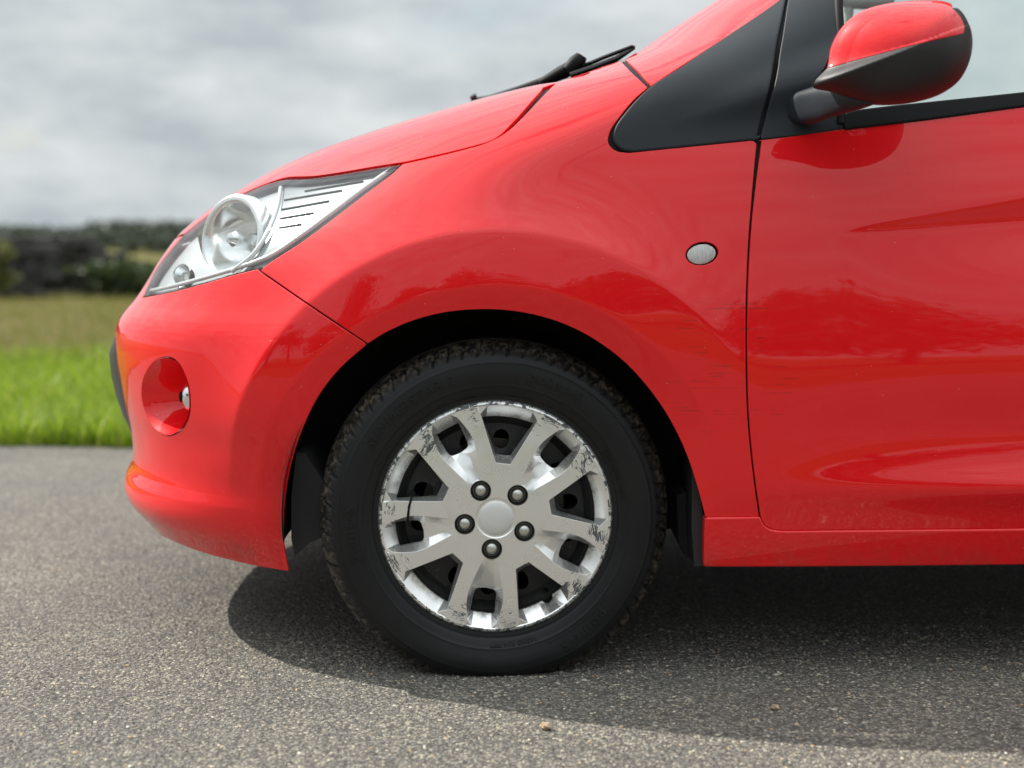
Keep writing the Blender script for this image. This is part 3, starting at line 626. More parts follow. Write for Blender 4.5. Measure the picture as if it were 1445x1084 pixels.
# A-pillar, quarter trim
PIL_TOP = sg([(880, 84.5), (909, 66.5), (944, 43.5), (978, 22), (1008, 2.5), (1083, -46), (1160, -97)]); 
pil_loop = cat(PIL_TOP, sg([(1160, -97), (1235, -97)])[1:], sg([(1235, -97), (1114, -16)])[1:], rv(TRI_TOP)[1:], PIL[1:-1])
patch('windscreen_pillar', pil_loop, M['red'], car, gap=.0016, lip=.002)
patch('windscreen_pillar', pil_loop, M['red'], car, gap=.0012, step=.012, far=True)
def S_tri(pz): # moulded ridge that runs into the mirror arm
    P = S0(pz); x, z = P[:, 0], P[:, 2]; Nn = nrm(S0, pz); a = sstep(.24, .46, x); zr = .905 + (x - .27) * .27; v = z - zr
    ridge = np.where(v > 0, np.exp(-(v / .045)**2), np.exp(-(v / (.016 + .012 * a))**2)) * .016 * a**1.3
    return P + Nn * (ridge + .0015)[:, None]
tri_loop = cat(TRI_BOT[:-1], TRI_COR[:-1], TRI_TOP[:-1], rv(SHUT_UP)[:-1])
patch('quarter_trim', tri_loop, M['trim'], car, S=S_tri, gap=.0042, lip=.004, step=.004)
patch('quarter_trim', tri_loop, M['trim'], car, gap=.0028, lip=.003, step=.012, far=True)
# door
zb = float(DOOR_BOT[-1, 1])
door_loop = cat(rv(SHUT_LO)[:-1], DOOR_COR[:-1], DOOR_BOT[:-1], pp((px_(XE, zb), zb), (px_(XE + .02, .5), .5), (px_(XE + .02, .8), .8), (px_(XE, .985), .985)), rv(BELT)[:-1])
door = patch('door', door_loop, M['red'], car, step=.004, gap=.0030)
patch('door', door_loop, M['red'], car, step=.014, far=True)
SEAL_T = sg([(1192, 164), (1205, 159.5), (1240, 154.5), (1320, 146), (1445, 133), (1560, 119)])
seal_loop = cat(BELT[np.searchsorted(proj(S0(BELT))[:, 0], 1192):], rv(SEAL_T))
S_seal = offs(S0, .004)
patch('window_seal', seal_loop, M['seal'], door, S=S_seal, gap=.0005, lip=.004, step=.006)
SAIL_R = sg([(1192, 181), (1191, 150), (1189, 100), (1186, 50), (1183, 0), (1183, -30)])
sail_loop = cat(SHUT_UP[:-1], sg([(1114, -16), (1420, -222)])[:-1], sg([(1420, -222), (1420, -196), (1183, -30)])[:-1], rv(SAIL_R)[:-1], sg([(1192, 181), (1130, 190), (1071, 197)])[:-1])
def S_sail(pz):
    P = S0(pz); x, z = P[:, 0], P[:, 2]; Nn = nrm(S0, pz); zr = .905 + (x - .27) * .27; v = z - zr; a = 1 - sstep(.53, .60, x)
    ridge = np.where(v > 0, np.exp(-(v / .045)**2), np.exp(-(v / .028)**2)) * .016
    return P + Nn * (ridge + .0015)[:, None]
patch('mirror_sail_trim', sail_loop, M['trim'], door, S=S_sail, gap=.0024, lip=.003, step=.005)
patch('mirror_sail_trim', sail_loop, M['trim'], car, gap=.0024, lip=.003, step=.014, far=True)
FR = offs(S0, -.003)
tube('window_channel', offs(S0, -.001)(sg([(1186, 175), (1188, 100), (1186, 50), (1183, 0), (1185, -34), (1420, -202)], 12)), .0075, M['seal'], door, 8)
glass_loop = cat(sg([(1180, 170), (1320, 155), (1445, 141), (1560, 127)]), pp((px_(XE, 1.0), 1.0), (px_(1.40, 1.2), 1.2), (px_(1.42, 1.40), 1.40), (px_(1.0, 1.385), 1.385)), sg([(1420, -205), (1183, -35), (1180, 80)])[:-1])
G_S = offs(S0, -.012)
patch('door_glass', glass_loop, M['glass'], door, S=G_S, gap=0, lip=0, step=.02)
patch('door_glass', glass_loop, M['glass'], car, S=G_S, gap=0, lip=0, step=.03, far=True)
# sill
SILL_T = cat(WING_BOT[:-1], DOOR_COR[:-1], DOOR_BOT)
SILL_B = sg([(993, 799.5), (1100, 799.5), (1250, 798.5), (1445, 796.5), (1560, 795)])
def S_sill(pz):
    P = S0(pz); return P + np.array([0, -.003, 0])
zsb = float(SILL_B[-1, 1])
sill_loop = cat(rv(SILL_T)[:-1], sg([(995, 731), (994, 765), (993, 799.5)])[:-1], SILL_B, pp((px_(1.9, zsb), zsb), (px_(1.9, zb), zb)))
patch('sill', sill_loop, M['red'], car, S=S_sill, gap=.0030, lip=.0042, step=.0055, depth=.02)
patch('sill', sill_loop, M['red'], car, gap=.0012, step=.014, far=True)
# rear quarter
qa = [(1.905 + 0, .22)]
q_arch = [(px_(2.3 + .345 * math.cos(R(a)), HUBZ + .345 * math.sin(R(a))), HUBZ + .345 * math.sin(R(a))) for a in range(186, -8, -4)]
quarter = np.array([(px_(XE + .004, .985), .985), (px_(XE + .024, .8), .8), (px_(XE + .024, .5), .5), (px_(XE + .004, zb), zb), (px_(1.9, zb), zb)] + q_arch + [(px_(2.72, .24), .24), (px_(2.80, .5), .5), (px_(2.78, .8), .8), (px_(2.66, 1.05), 1.05), (px_(2.45, 1.05), 1.05)])
patch('rear_quarter', quarter, M['red'], car, step=.016); patch('rear_quarter', quarter, M['red'], car, step=.016, far=True)
rp = np.array([(px_(1.43, 1.0), 1.0), (px_(2.42, 1.055), 1.055), (px_(2.66, 1.055), 1.055), (px_(2.48, 1.40), 1.40), (px_(2.2, 1.42), 1.42), (px_(2.3, 1.38), 1.38), (px_(2.2, 1.10), 1.10), (px_(1.5, 1.08), 1.08)])
def box(name, lo, hi, m, parent, bev=.01):
    bm = bmesh.new(); bmesh.ops.create_cube(bm, size=1)
    for v in bm.verts: v.co = Vector([(a + b) / 2 + c * (b - a) for a, b, c in zip(lo, hi, v.co)])
    if bev: bmesh.ops.bevel(bm, geom=bm.edges[:], offset=bev, segments=2, affect='EDGES')
    me = bpy.data.meshes.new(name); bm.to_mesh(me); bm.free(); o = bpy.data.objects.new(name, me); return link(o, parent, m)
# roof and tail
xr = np.linspace(.86, 2.62, 30); yr = np.linspace(-1, 1, 25); Xr, Yr = np.meshgrid(xr, yr, indexing='ij')
hw = YC - ysf(np.array(1.425)); edge_ = 1 - np.abs(Yr)**4; Zr = 1.425 + .055 * edge_ - .10 * np.clip((Xr - 1.7) / .9, 0, 1)**2 - .05 * np.clip((1.25 - Xr) / .4, 0, 1)**2
Vr = np.stack([Xr, YC + Yr * hw, Zr], -1).reshape(-1, 3); ii = np.arange(30 * 25).reshape(30, 25); Fr = np.stack([ii[:-1, :-1], ii[1:, :-1], ii[1:, 1:], ii[:-1, 1:]], -1).reshape(-1, 4)
fastmesh('roof', Vr, Fr, M['red'], car, True)
for s_ in (0, 1):
    f_ = (lambda y: y) if s_ == 0 else (lambda y: 2 * YC - y)
    y0 = float(ysf(np.array(1.0))) ; y1 = float(ysf(np.array(1.42)))
    tube('roof_rail', [(.80, f_(y1 - .0), 1.385), (1.2, f_(y1), 1.425), (1.9, f_(y1 + .01), 1.42), (2.62, f_(y1 + .05), 1.33)], .055, M['red'], car, 8)
    tube('rear_pillar', [(2.62, f_(y1 + .04), 1.33), (2.70, f_(y0 + .05), 1.03)], .06, M['red'], car, 8)
    tube('door_pillar', [(1.42, f_(y1 + .012), 1.41), (1.38, f_(y0 + .012), .98)], .03, M['seal'], car, 8)
tz = np.linspace(.24, 1.05, 12); ty = np.linspace(-1, 1, 15); Tz, Ty = np.meshgrid(tz, ty, indexing='ij'); hw2 = YC - ysf(Tz)
fastmesh('tailgate', np.stack([2.78 + .06 * (1 - Ty**2) - .25 * np.clip(Tz - .8, 0, 1) + .04 * np.sin((Tz - .24) / .8 * 3.1), YC + Ty * hw2, Tz], -1).reshape(-1, 3), (lambda a: np.stack([a[:-1, :-1], a[1:, :-1], a[1:, 1:], a[:-1, 1:]], -1).reshape(-1, 4))(np.arange(180).reshape(12, 15)), M['red'], car, True)
# windscreen
ws = cat(rv(PIL_TOP)[:-1] + [[-.004, 0]], rv(cat(WING_TOP[:1], WING_TOP[-8:])) [-1:] + [[-.01, .004]], pp((-.55, float(WING_TOP[-1, 1]) + .03), (PC, float(WING_TOP[-1, 1]) + .04)), pp((PC, 1.40), (-.5, 1.40)))
WS_S = offs(S0, -.006)
patch('windscreen', ws, M['glass'], car, S=WS_S, gap=.002, lip=0, step=.03, mirror=True)
# cowl strip between bonnet and glass
patch('cowl_panel', cat(pp((PC, float(WING_TOP[-1, 1]) - .02)), pp((PC, float(WING_TOP[-1, 1]) + .06), (-.5, float(WING_TOP[-1, 1]) + .05)), WING_TOP[::-1][-1:], WING_TOP[-1:] + [[-.005, -.01]]), M['seal'], car, S=offs(S0, -.022), gap=0, lip=0, step=.02, mirror=True)
# black strips behind the joints: shade of the gaps put in as colour
for nm, l in (('joint_shade_strip', BF), ('joint_shade_strip', SHUT_LO), ('joint_shade_strip', SHUT_UP), ('joint_shade_strip', HOOD), ('joint_shade_strip', cat(DOOR_COR, DOOR_BOT)), ('joint_shade_strip', WING_BOT), ('joint_shade_strip', cat(TRI_BOT, TRI_COR)), ('joint_shade_strip', TRI_TOP), ('joint_shade_strip', PIL), ('joint_shade_strip', BELT)):
    strip(nm, l, .010, -.0055, M['seal'], car)
strip('headlight_gasket', cat(HL_LO, HL_LO2), .0052, -.0072, M['dark'], car); strip('headlight_gasket', cat(HL_UP, HL_IN), .0048, -.0072, M['dark'], car)
# ------------------------------------------------------------------ headlight
hl_loop = cat(HL_LO[:-1], HL_LO2[:-1], HL_UP[:-1], HL_IN[:-1])
lamp = patch('headlight', hl_loop, M['lens'], car, gap=.0026, lip=.002, depth=.006, step=.005)
patch('headlight', hl_loop, M['lens'], car, gap=.0035, lip=.002, step=.014, far=True)
S_in = offs(S0, -.013); INV_IN = Inv(S_in, np.arange(-1.0, .3, .006), np.arange(.6, .95, .004))
si = lambda pts, st=5: INV_IN(crom(pts, st))
fin_loop = cat(si([(558, 234.5), (510, 243), (440, 254), (402, 257)]), si([(402, 257), (396, 300), (384, 330), (362, 362), (352, 374)])[1:], si([(352, 374), (384, 361), (425, 334), (467, 303), (508, 272), (558, 234.5)])[1:-1])
patch('lamp_bezel', fin_loop, M['satin'], lamp, S=S_in, gap=0, lip=.002, depth=.012, step=.006)
for a, b in (((431, 270.5), (512, 256.5)), ((402, 283), (482, 269.5)), ((398, 296.5), (464, 284.5)), ((396, 309), (442, 301)), ((394, 322), (425, 317))):
    tube('bezel_slot', offs(S_in, .0004)(si([a, b])), .0022, M['dark'], lamp, 6)
P_e = offs(S_in, .002)(si([(352, 374), (384, 361), (425, 334), (467, 303), (508, 272), (556, 238)])); tube('bezel_rim', P_e, .0042, M['white_lamp'], lamp, 8)
P_e = offs(S_in, .003)(si([(204, 414), (245, 405), (287, 394), (328, 382), (352, 374)])); tube('bezel_rim', P_e, .004, M['white_lamp'], lamp, 8)
P_e = offs(S_in, .004)(si([(398, 268), (393, 296), (380, 330), (358, 362), (330, 384)])); tube('bezel_rim', P_e, .0042, M['white_lamp'], lamp, 8)
# backing bowl
h0, h1 = hl_loop.min(0), hl_loop.max(0)
patch('lamp_housing', pp((h0[0] - .14, h0[1] - .015), (h1[0], h0[1] - .015), (h1[0] + .01, h1[1]), (h0[0] - .14, h1[1] + .01)), M['housing'], lamp, S=offs(S0, -.018), gap=0, lip=0, step=.008, holes=[INV(np.array(ell(318, 328, 48, 56))), INV(np.array(ell(248, 385, 15, 17)))])
def sp(px, py, d): return offs(S0, d)(INV(np.array([(px, py)], float)))[0]
c0 = sp(320, 328, -.016)
axv = np.array([-.60, -.78, .16]); axv /= np.linalg.norm(axv)
lathe('lamp_reflector', [(.006, -.050), (.026, -.046), (.044, -.034), (.056, -.016), (.061, 0), (.064, .004)], M['bowl'], lamp, 64, (c0, axv))
lathe('lamp_ring', [(.064, .003), (.067, .006), (.072, .0065), (.077, .003), (.079, -.006), (.079, -.02)], M['bowl'], lamp, 64, (c0, axv))
lathe('bulb_cover', [(.0005, .010), (.009, .008), (.015, .001), (.016, -.045)], M['chrome'], lamp, 32, (c0, axv))
c1 = sp(248, 385, -.012); ax2 = np.array([-.55, -.80, .22])
lathe('indicator_reflector', [(.002, -.022), (.010, -.019), (.016, -.010), (.0195, 0), (.0215, .001), (.0225, -.012)], M['chrome'], lamp, 48, (c1, ax2))
lathe('indicator_bulb', [(.0005, .004), (.005, .002), (.007, -.004), (.007, -.02)], mat('pale_bulb', (.8, .78, .72), .2), lamp, 24, (c1 - ax2 * .012, ax2))
# ------------------------------------------------------------------ fog lamp
bump_o = bpy.data.objects['bumper']
Pf = S0(resample(FOG, .004)); cF = Pf.mean(0); dirx = np.array([.97, .24, 0]); dirx /= np.linalg.norm(dirx)
rows = []
Nf = nrm(S0, resample(FOG, .004)).mean(0)
for t_, s_ in ((-.001, .985), (.005, .95), (.013, .90), (.030, .85), (.047, .82)):
    c_ = cF + dirx * t_; rows.append(c_ + (Pf - cF) * s_ + dirx * 0)
# flatten the inner end
n = len(Pf); e_ = rows[-1]; dd = ((e_ - e_.mean(0)) @ dirx)[:, None] * dirx; rows[-1] = e_ - dd * .75
e_ = rows[-2]; dd = ((e_ - e_.mean(0)) @ dirx)[:, None] * dirx; rows[-2] = e_ - dd * .4
rows.append(rows[-1].mean(0) + (rows[-1] - rows[-1].mean(0)) * .55)
F = [(k * n + i, k * n + (i + 1) % n, (k + 1) * n + (i + 1) % n, (k + 1) * n + i) for k in range(len(rows) - 1) for i in range(n)]
fr = raw('fog_lamp_recess', np.vstack(rows), F, M['red'], car, sharp=75)
cE = rows[-1].mean(0); fl = np.array([-dirx[0], -dirx[1], 0])
lathe('fog_lamp', [(.0005, .016), (.012, .0145), (.022, .009), (.027, .001), (.030, .004), (.032, .001), (.032, -.01)], M['chrome'], fr, 40, (cE + fl * .004, fl))
lathe('fog_lamp_shade', [(.0005, .020), (.008, .019), (.010, .016), (.010, .01)], M['dark'], fr, 24, (cE + fl * .004, fl))
# grille trim on the nose
gz = np.array([.545, .53, .50, .46, .42, .38, .350])
V = []; 
for k_, z in enumerate(gz):
    for al in np.linspace(0, 1, 24):
        p_ = -.86 * 0 + (-.80 - .0 * k_) + al * (PC + .80); V.append((p_, z))
V = np.array(V); bul = np.interp(V[:, 1], [.350, .39, .45, .51, .545], [-.006, .010, .016, .012, -.006]) * sstep(-.80, -.90, V[:, 0])
Pg = base(V); Pg = Pg + nrm(base, V) * (bul - .004 * (V[:, 0] > -.82))[:, None]
Fg = [(r * 24 + i, r * 24 + i + 1, (r + 1) * 24 + i + 1, (r + 1) * 24 + i) for r in range(6) for i in range(23)]
Pm = Pg * [1, -1, 1] + [0, 2 * YC, 0]; raw('grille_surround', np.vstack([Pg, Pm]), Fg + [tuple(i + len(Pg) for i in f[::-1]) for f in Fg], M['greytrim'], car)
# ------------------------------------------------------------------ side repeater
rep = patch('side_repeater', inset(resample(REP, .003), .0012), M['seal'], car, S=offs(S0, -.006), gap=0, lip=.001, step=.003)
def S_rep(pz):
    c_ = REP.mean(0); k = np.linalg.norm((pz - c_) / np.array([.0235, .0165]), axis=1); return offs(S0, -.004)(pz) + nrm(S0, pz) * (.006 * np.sqrt(np.clip(1.2 - k**2, 0, 2)))[:, None]
patch('repeater_lens', INV(np.array(ell(990, 358.8, 19.4, 13.6, R(-6)))), M['ribbed'], rep, S=S_rep, gap=0, lip=.0015, depth=.004, step=.002)
# ------------------------------------------------------------------ arch liner and underside
def liner(cx, parent, f_, nm='arch_liner'):
    a = np.radians(np.linspace(-6, 187, 60)); prof = [(.350, .014), (.353, .03), (.356, .10), (.356, .26), (.30, .30), (.10, .31)]
    V = np.array([(cx + r_ * np.cos(t_), f_(y_), HUBZ + .0 + r_ * np.sin(t_)) for r_, y_ in prof for t_ in a]); F = [(k * 60 + i, k * 60 + i + 1, (k + 1) * 60 + i + 1, (k + 1) * 60 + i) for k in range(len(prof) - 1) for i in range(59)]
    return raw(nm, V, F, M['liner'], parent, sharp=50)
for f_ in (lambda y: y, lambda y: 2 * YC - y):
    liner(0, car, f_); liner(2.3, car, f_)
# liner tongues seen at both ends of the arch
def slab(name, pts_px, y0, y1, m):
    A = np.array([at(x, y, y0) for x, y in pts_px]); B = A.copy(); B[:, 1] = y1; n_ = len(A)
    F = [tuple(range(n_)), tuple(range(n_, 2 * n_))[::-1]] + [(i, i + n_, (i + 1) % n_ + n_, (i + 1) % n_) for i in range(n_)]
    return raw(name, np.vstack([A, B]), F, m, car, smooth=False)
slab('liner_flap', [(418, 640), (430, 640), (470, 700), (470, 752), (437, 766), (416, 786), (411, 760), (411, 700)], .045, .24, M['liner'])
slab('mud_guard', [(977, 640), (988, 700), (993, 735), (993, 799), (980, 799), (976, 745)], .016, .20, M['plastic'])
slab('mud_guard', [(955, 700), (978, 690), (978, 790), (968, 788), (958, 766)], .10, .24, M['liner'])
box('floor_pan', (.33, .06, .20), (1.95, 1.54, .25), M['dark'], car); box('engine_tray', (-.50, .30, .19), (.33, 1.30, .25), M['dark'], car); box('rear_floor', (1.95, .32, .22), (2.7, 1.28, .3), M['dark'], car)
box('bulkhead', (.05, .30, .25), (.12, 1.3, .86), M['dark'], car); box('dashboard', (.30, .09, .62), (.72, 1.51, .90), M['cloth'], car, .05)
for y_ in (.42, 1.18):
    s_ = box('seat', (1.02, y_ - .25, .30), (1.5, y_ + .25, .52), M['cloth'], car, .06); 
    V_ = tube('seat_back', [(1.48, y_, .45), (1.58, y_, .75), (1.66, y_, 1.05)], [.24, .23, .19], M['cloth'], s_, 16, (1, .3)); tube('head_restraint', [(1.68, y_, 1.10), (1.71, y_, 1.2), (1.73, y_, 1.27)], [.11, .13, .10], M['cloth'], s_, 16, (1, .4))
# interior mirror
pm = at(1222, 4, .72); im = tube('rear_view_mirror', [pm + [-.055, 0, .008], pm + [-.04, .0, .006], pm + [.045, 0, .0], pm + [.055, 0, -.002]], [.012, .021, .021, .012], M['grey'], car, 14, (1, .8))
tube('mirror_stem', [pm + [-.034, 0, -.002], pm + [-.036, 0, -.03], pm + [-.034, .0, -.052]], .010, M['grey'], im, 10); tube('mirror_mount', [pm + [-.05, 0, .02], pm + [-.075, 0, .03]], .02, M['dark'], im, 10)
# ------------------------------------------------------------------ wipers
def yw(px, py, y): return at(px, py, y)
wp_ = tube('wiper', [yw(762, 118, .42), yw(790, 104, .42), yw(812, 93, .41), yw(822, 82, .41)], [.010, .016, .017, .009], M['seal'], car, 10, (1, .8))
tube('wiper_pivot', [yw(800, 100, .40), yw(812, 90, .40), yw(818, 84, .40), yw(821, 79, .40)], [.011, .016, .014, .011], M['seal'], wp_, 10)
tube('wiper_arm', [yw(798, 104, .42), yw(770, 113, .48), yw(730, 126, .62), yw(690, 138, .78), yw(668, 140, .88)], [.010, .008, .006, .005, .003], M['seal'], wp_, 8)
tube('wiper_blade', [yw(815, 97, .40), yw(850, 82, .38), yw(892, 66, .37), yw(896, 67, .37)], [.006, .0055, .005, .004], M['seal'], wp_, 8, (1, .7))
tube('wiper_blade', [yw(805, 107, .36), yw(840, 95, .36), yw(870, 83, .36), yw(895, 68, .37)], [.009, .0085, .008, .004], M['seal'], wp_, 8, (1, .7))
tube('washer_jet', [yw(664, 140, .86), yw(673, 137, .86)], [.006, .009], M['seal'], car, 8)
# ------------------------------------------------------------------ door mirror
YM = -.135
ol = crom([(1146, 116), (1158, 104), (1167, 90), (1177, 60), (1190, 38), (1212, 19), (1245, 8), (1290, 3), (1330, 5), (1351, 16), (1364, 38), (1368.5, 62), (1364, 90), (1350, 116), (1325, 134), (1290, 144.5), (1255, 148), (1226, 146), (1198, 136), (1168, 127), (1149, 124)], 3, True)
olW = np.array([at(x, y, YM) for x, y in ol]); cM = at(1275, 76, YM)
oth = np.arctan2(olW[:, 2] - cM[2], olW[:, 0] - cM[0]); orr = np.hypot(olW[:, 2] - cM[2], olW[:, 0] - cM[0]); k = np.argsort(oth); oth, orr = oth[k], orr[k]
_t = np.linspace(-np.pi, np.pi, 721)[:-1]; _r = np.interp(_t, oth, orr, period=2 * np.pi); _k = np.exp(-np.linspace(-2.4, 2.4, 25)**2); _k /= _k.sum(); _r = np.convolve(np.r_[_r[-12:], _r, _r[:12]], _k, 'valid')
oth = np.r_[_t - 2 * np.pi, _t, _t + 2 * np.pi]; orr = np.r_[_r, _r, _r]
def S_mir(uv, ledge=True, rec=0):
    uv = np.asarray(uv, float); rho = np.hypot(uv[:, 0], uv[:, 1]) ; th = np.arctan2(uv[:, 1], uv[:, 0]); Ro = np.interp(th, oth, orr)
    a = np.clip(rho, 0, 2) * np.pi / 2; kx = np.sin(a); hy = np.cos(a)
    x = cM[0] + np.cos(th) * Ro * kx; z = cM[2] + np.sin(th) * Ro * kx
    if rec:
        v = z - (cM[2] + .002 + (x - cM[0]) * .39); wl = .003 + .016 * (1 - sstep(cM[0] - .12, cM[0] + .03, x)); kx = kx * (1 - rec * sstep(wl + .001, wl + .007, v) * (rho < 1.02)); hy = hy * (1 - rec * sstep(wl + .001, wl + .007, v))
        x = cM[0] + np.cos(th) * Ro * kx; z = cM[2] + np.sin(th) * Ro * kx
    dep = .075 + .020 * sstep(cM[0] - .10, cM[0] + .05, x)
    y = YM - np.where(hy > 0, dep * hy, .11 * hy)
    # ledge between painted cap and black housing
    if ledge:
        zl = cM[2] + .002 + (x - cM[0]) * .39; v = z - zl; wl = .003 + .016 * (1 - sstep(cM[0] - .12, cM[0] + .03, x))
        y = y + sstep(0, 1, v / wl) * wl * .8 * np.clip(hy * 1.6, 0, 1) + .0 * v
    return np.stack([x, y, z], -1)
INV_M = Inv(S_mir, np.linspace(-1.02, 1.02, 170), np.linspace(-1.02, 1.02, 170), lambda g: np.hypot(g[:, 0], g[:, 1]) < 1.0)
capline = INV_M(crom([(1168, 96), (1200, 87), (1250, 73.5), (1300, 60.5), (1345, 50), (1359, 47)], 4))
nrm_ = np.hypot(capline[:, 0], capline[:, 1]); capline[nrm_ > .985] *= (.985 / nrm_[nrm_ > .985])[:, None]
a0, a1 = math.atan2(capline[0, 1], capline[0, 0]), math.atan2(capline[-1, 1], capline[-1, 0])
if a0 < a1: a0 += 2 * math.pi
topc = INV_M(crom([(1359, 47), (1360, 37), (1354, 24), (1343, 12)], 4)); nn_ = np.hypot(topc[:, 0], topc[:, 1]); topc[nn_ > .985] *= (.985 / nn_[nn_ > .985])[:, None]
a1b = math.atan2(topc[-1, 1], topc[-1, 0]); rE = np.hypot(*topc[-1])
th = np.linspace(a1b, a0, 60); rEs = np.linspace(max(rE, .9), 1.12, 60); rEs[-8:] = np.linspace(rEs[-9], np.hypot(*capline[0]), 8)
cap_loop = cat(capline, topc[1:], np.stack([rEs * np.cos(th), rEs * np.sin(th)], -1)[1:-1])
no = lambda l: np.zeros(len(l), bool)
mirror_full = np.stack([1.5 * np.cos(np.linspace(0, 6.2832, 140, endpoint=False)), 1.5 * np.sin(np.linspace(0, 6.2832, 140, endpoint=False))], -1)
S_hous = lambda uv: (lambda P, Q: Q + (P - Q))(S_mir(uv), S_mir(uv))
th2 = np.linspace(a1b, a0 - 2 * math.pi, 110); r2 = np.full(110, 1.12); r2[:10] = np.linspace(np.hypot(*topc[-1]), 1.12, 10); r2[-10:] = np.linspace(1.12, np.hypot(*capline[0]), 10)
dm = patch('door_mirror', cat(capline, topc[1:], np.stack([r2 * np.cos(th2), r2 * np.sin(th2)], -1)[1:-1]), M['plastic'], car, S=S_mir, gap=0, lip=.001, depth=.004, step=.016, keep=no)
patch('mirror_shell', mirror_full, M['plastic'], dm, S=lambda uv: S_mir(uv, False), gap=0, lip=0, step=.03, keep=no, holes=[mirror_full[::-1] * (1.06 / 1.5)])
S_cap = lambda uv: S_mir(uv) + nrm(S_mir, uv, 2e-3) * .0010
patch('mirror_cap', cap_loop, M['red'], dm, S=S_cap, gap=.004, lip=.0014, depth=.004, step=.018, keep=no)
# mirror glass on the rear side
gm = np.array([cM + [.055, .055, .004]])[0]; lathe('mirror_glass', [(.0005, 0), (.045, 0), (.052, -.002), (.055, -.01)], M['mirror'], dm, 40, (cM + np.array([.012, .062, 0]), (.45, .89, 0)))
# arm
def loft(name, secs, m, parent):
    n_ = len(secs[0]); V = np.vstack(secs); F = [(k * n_ + i, k * n_ + (i + 1) % n_, (k + 1) * n_ + (i + 1) % n_, (k + 1) * n_ + i) for k in range(len(secs) - 1) for i in range(n_)] + [tuple(range(n_))[::-1], tuple(range((len(secs) - 1) * n_, len(secs) * n_))]
    return raw(name, V, F, m, parent, sharp=40)
def asec(px, pyt, pyb, yc_, dy):
    c_ = at(px, (pyt + pyb) / 2, yc_); h_ = (at(px, pyt, yc_)[2] - at(px, pyb, yc_)[2]) / 2
    out = []
    for t_ in np.linspace(0, 2 * np.pi, 28, endpoint=False):
        cx_, sz_ = math.cos(t_), math.sin(t_); e_ = .62
        out.append(c_ + np.array([0, np.sign(cx_) * abs(cx_)**e_ * dy, np.sign(sz_) * abs(sz_)**e_ * h_]))
    return np.array(out)
loft('mirror_arm', [asec(1080, 152, 160, .10, .008), asec(1092, 147, 166, .086, .014), asec(1104, 141, 171, .070, .022), asec(1122, 131, 176, .050, .036), asec(1146, 123, 176, .008, .056), asec(1175, 127, 165, -.045, .06), asec(1200, 131, 158, -.08, .055), asec(1222, 140, 152, -.11, .04), asec(1230, 145, 149, -.12, .02)], M['trim'], dm)
dm2 = dm.copy(); col.objects.link(dm2); dm2.scale = (1, -1, 1); dm2.location = (0, 2 * YC, 0)
for ch in list(dm.children):
    c_ = ch.copy(); col.objects.link(c_); c_.parent = dm2

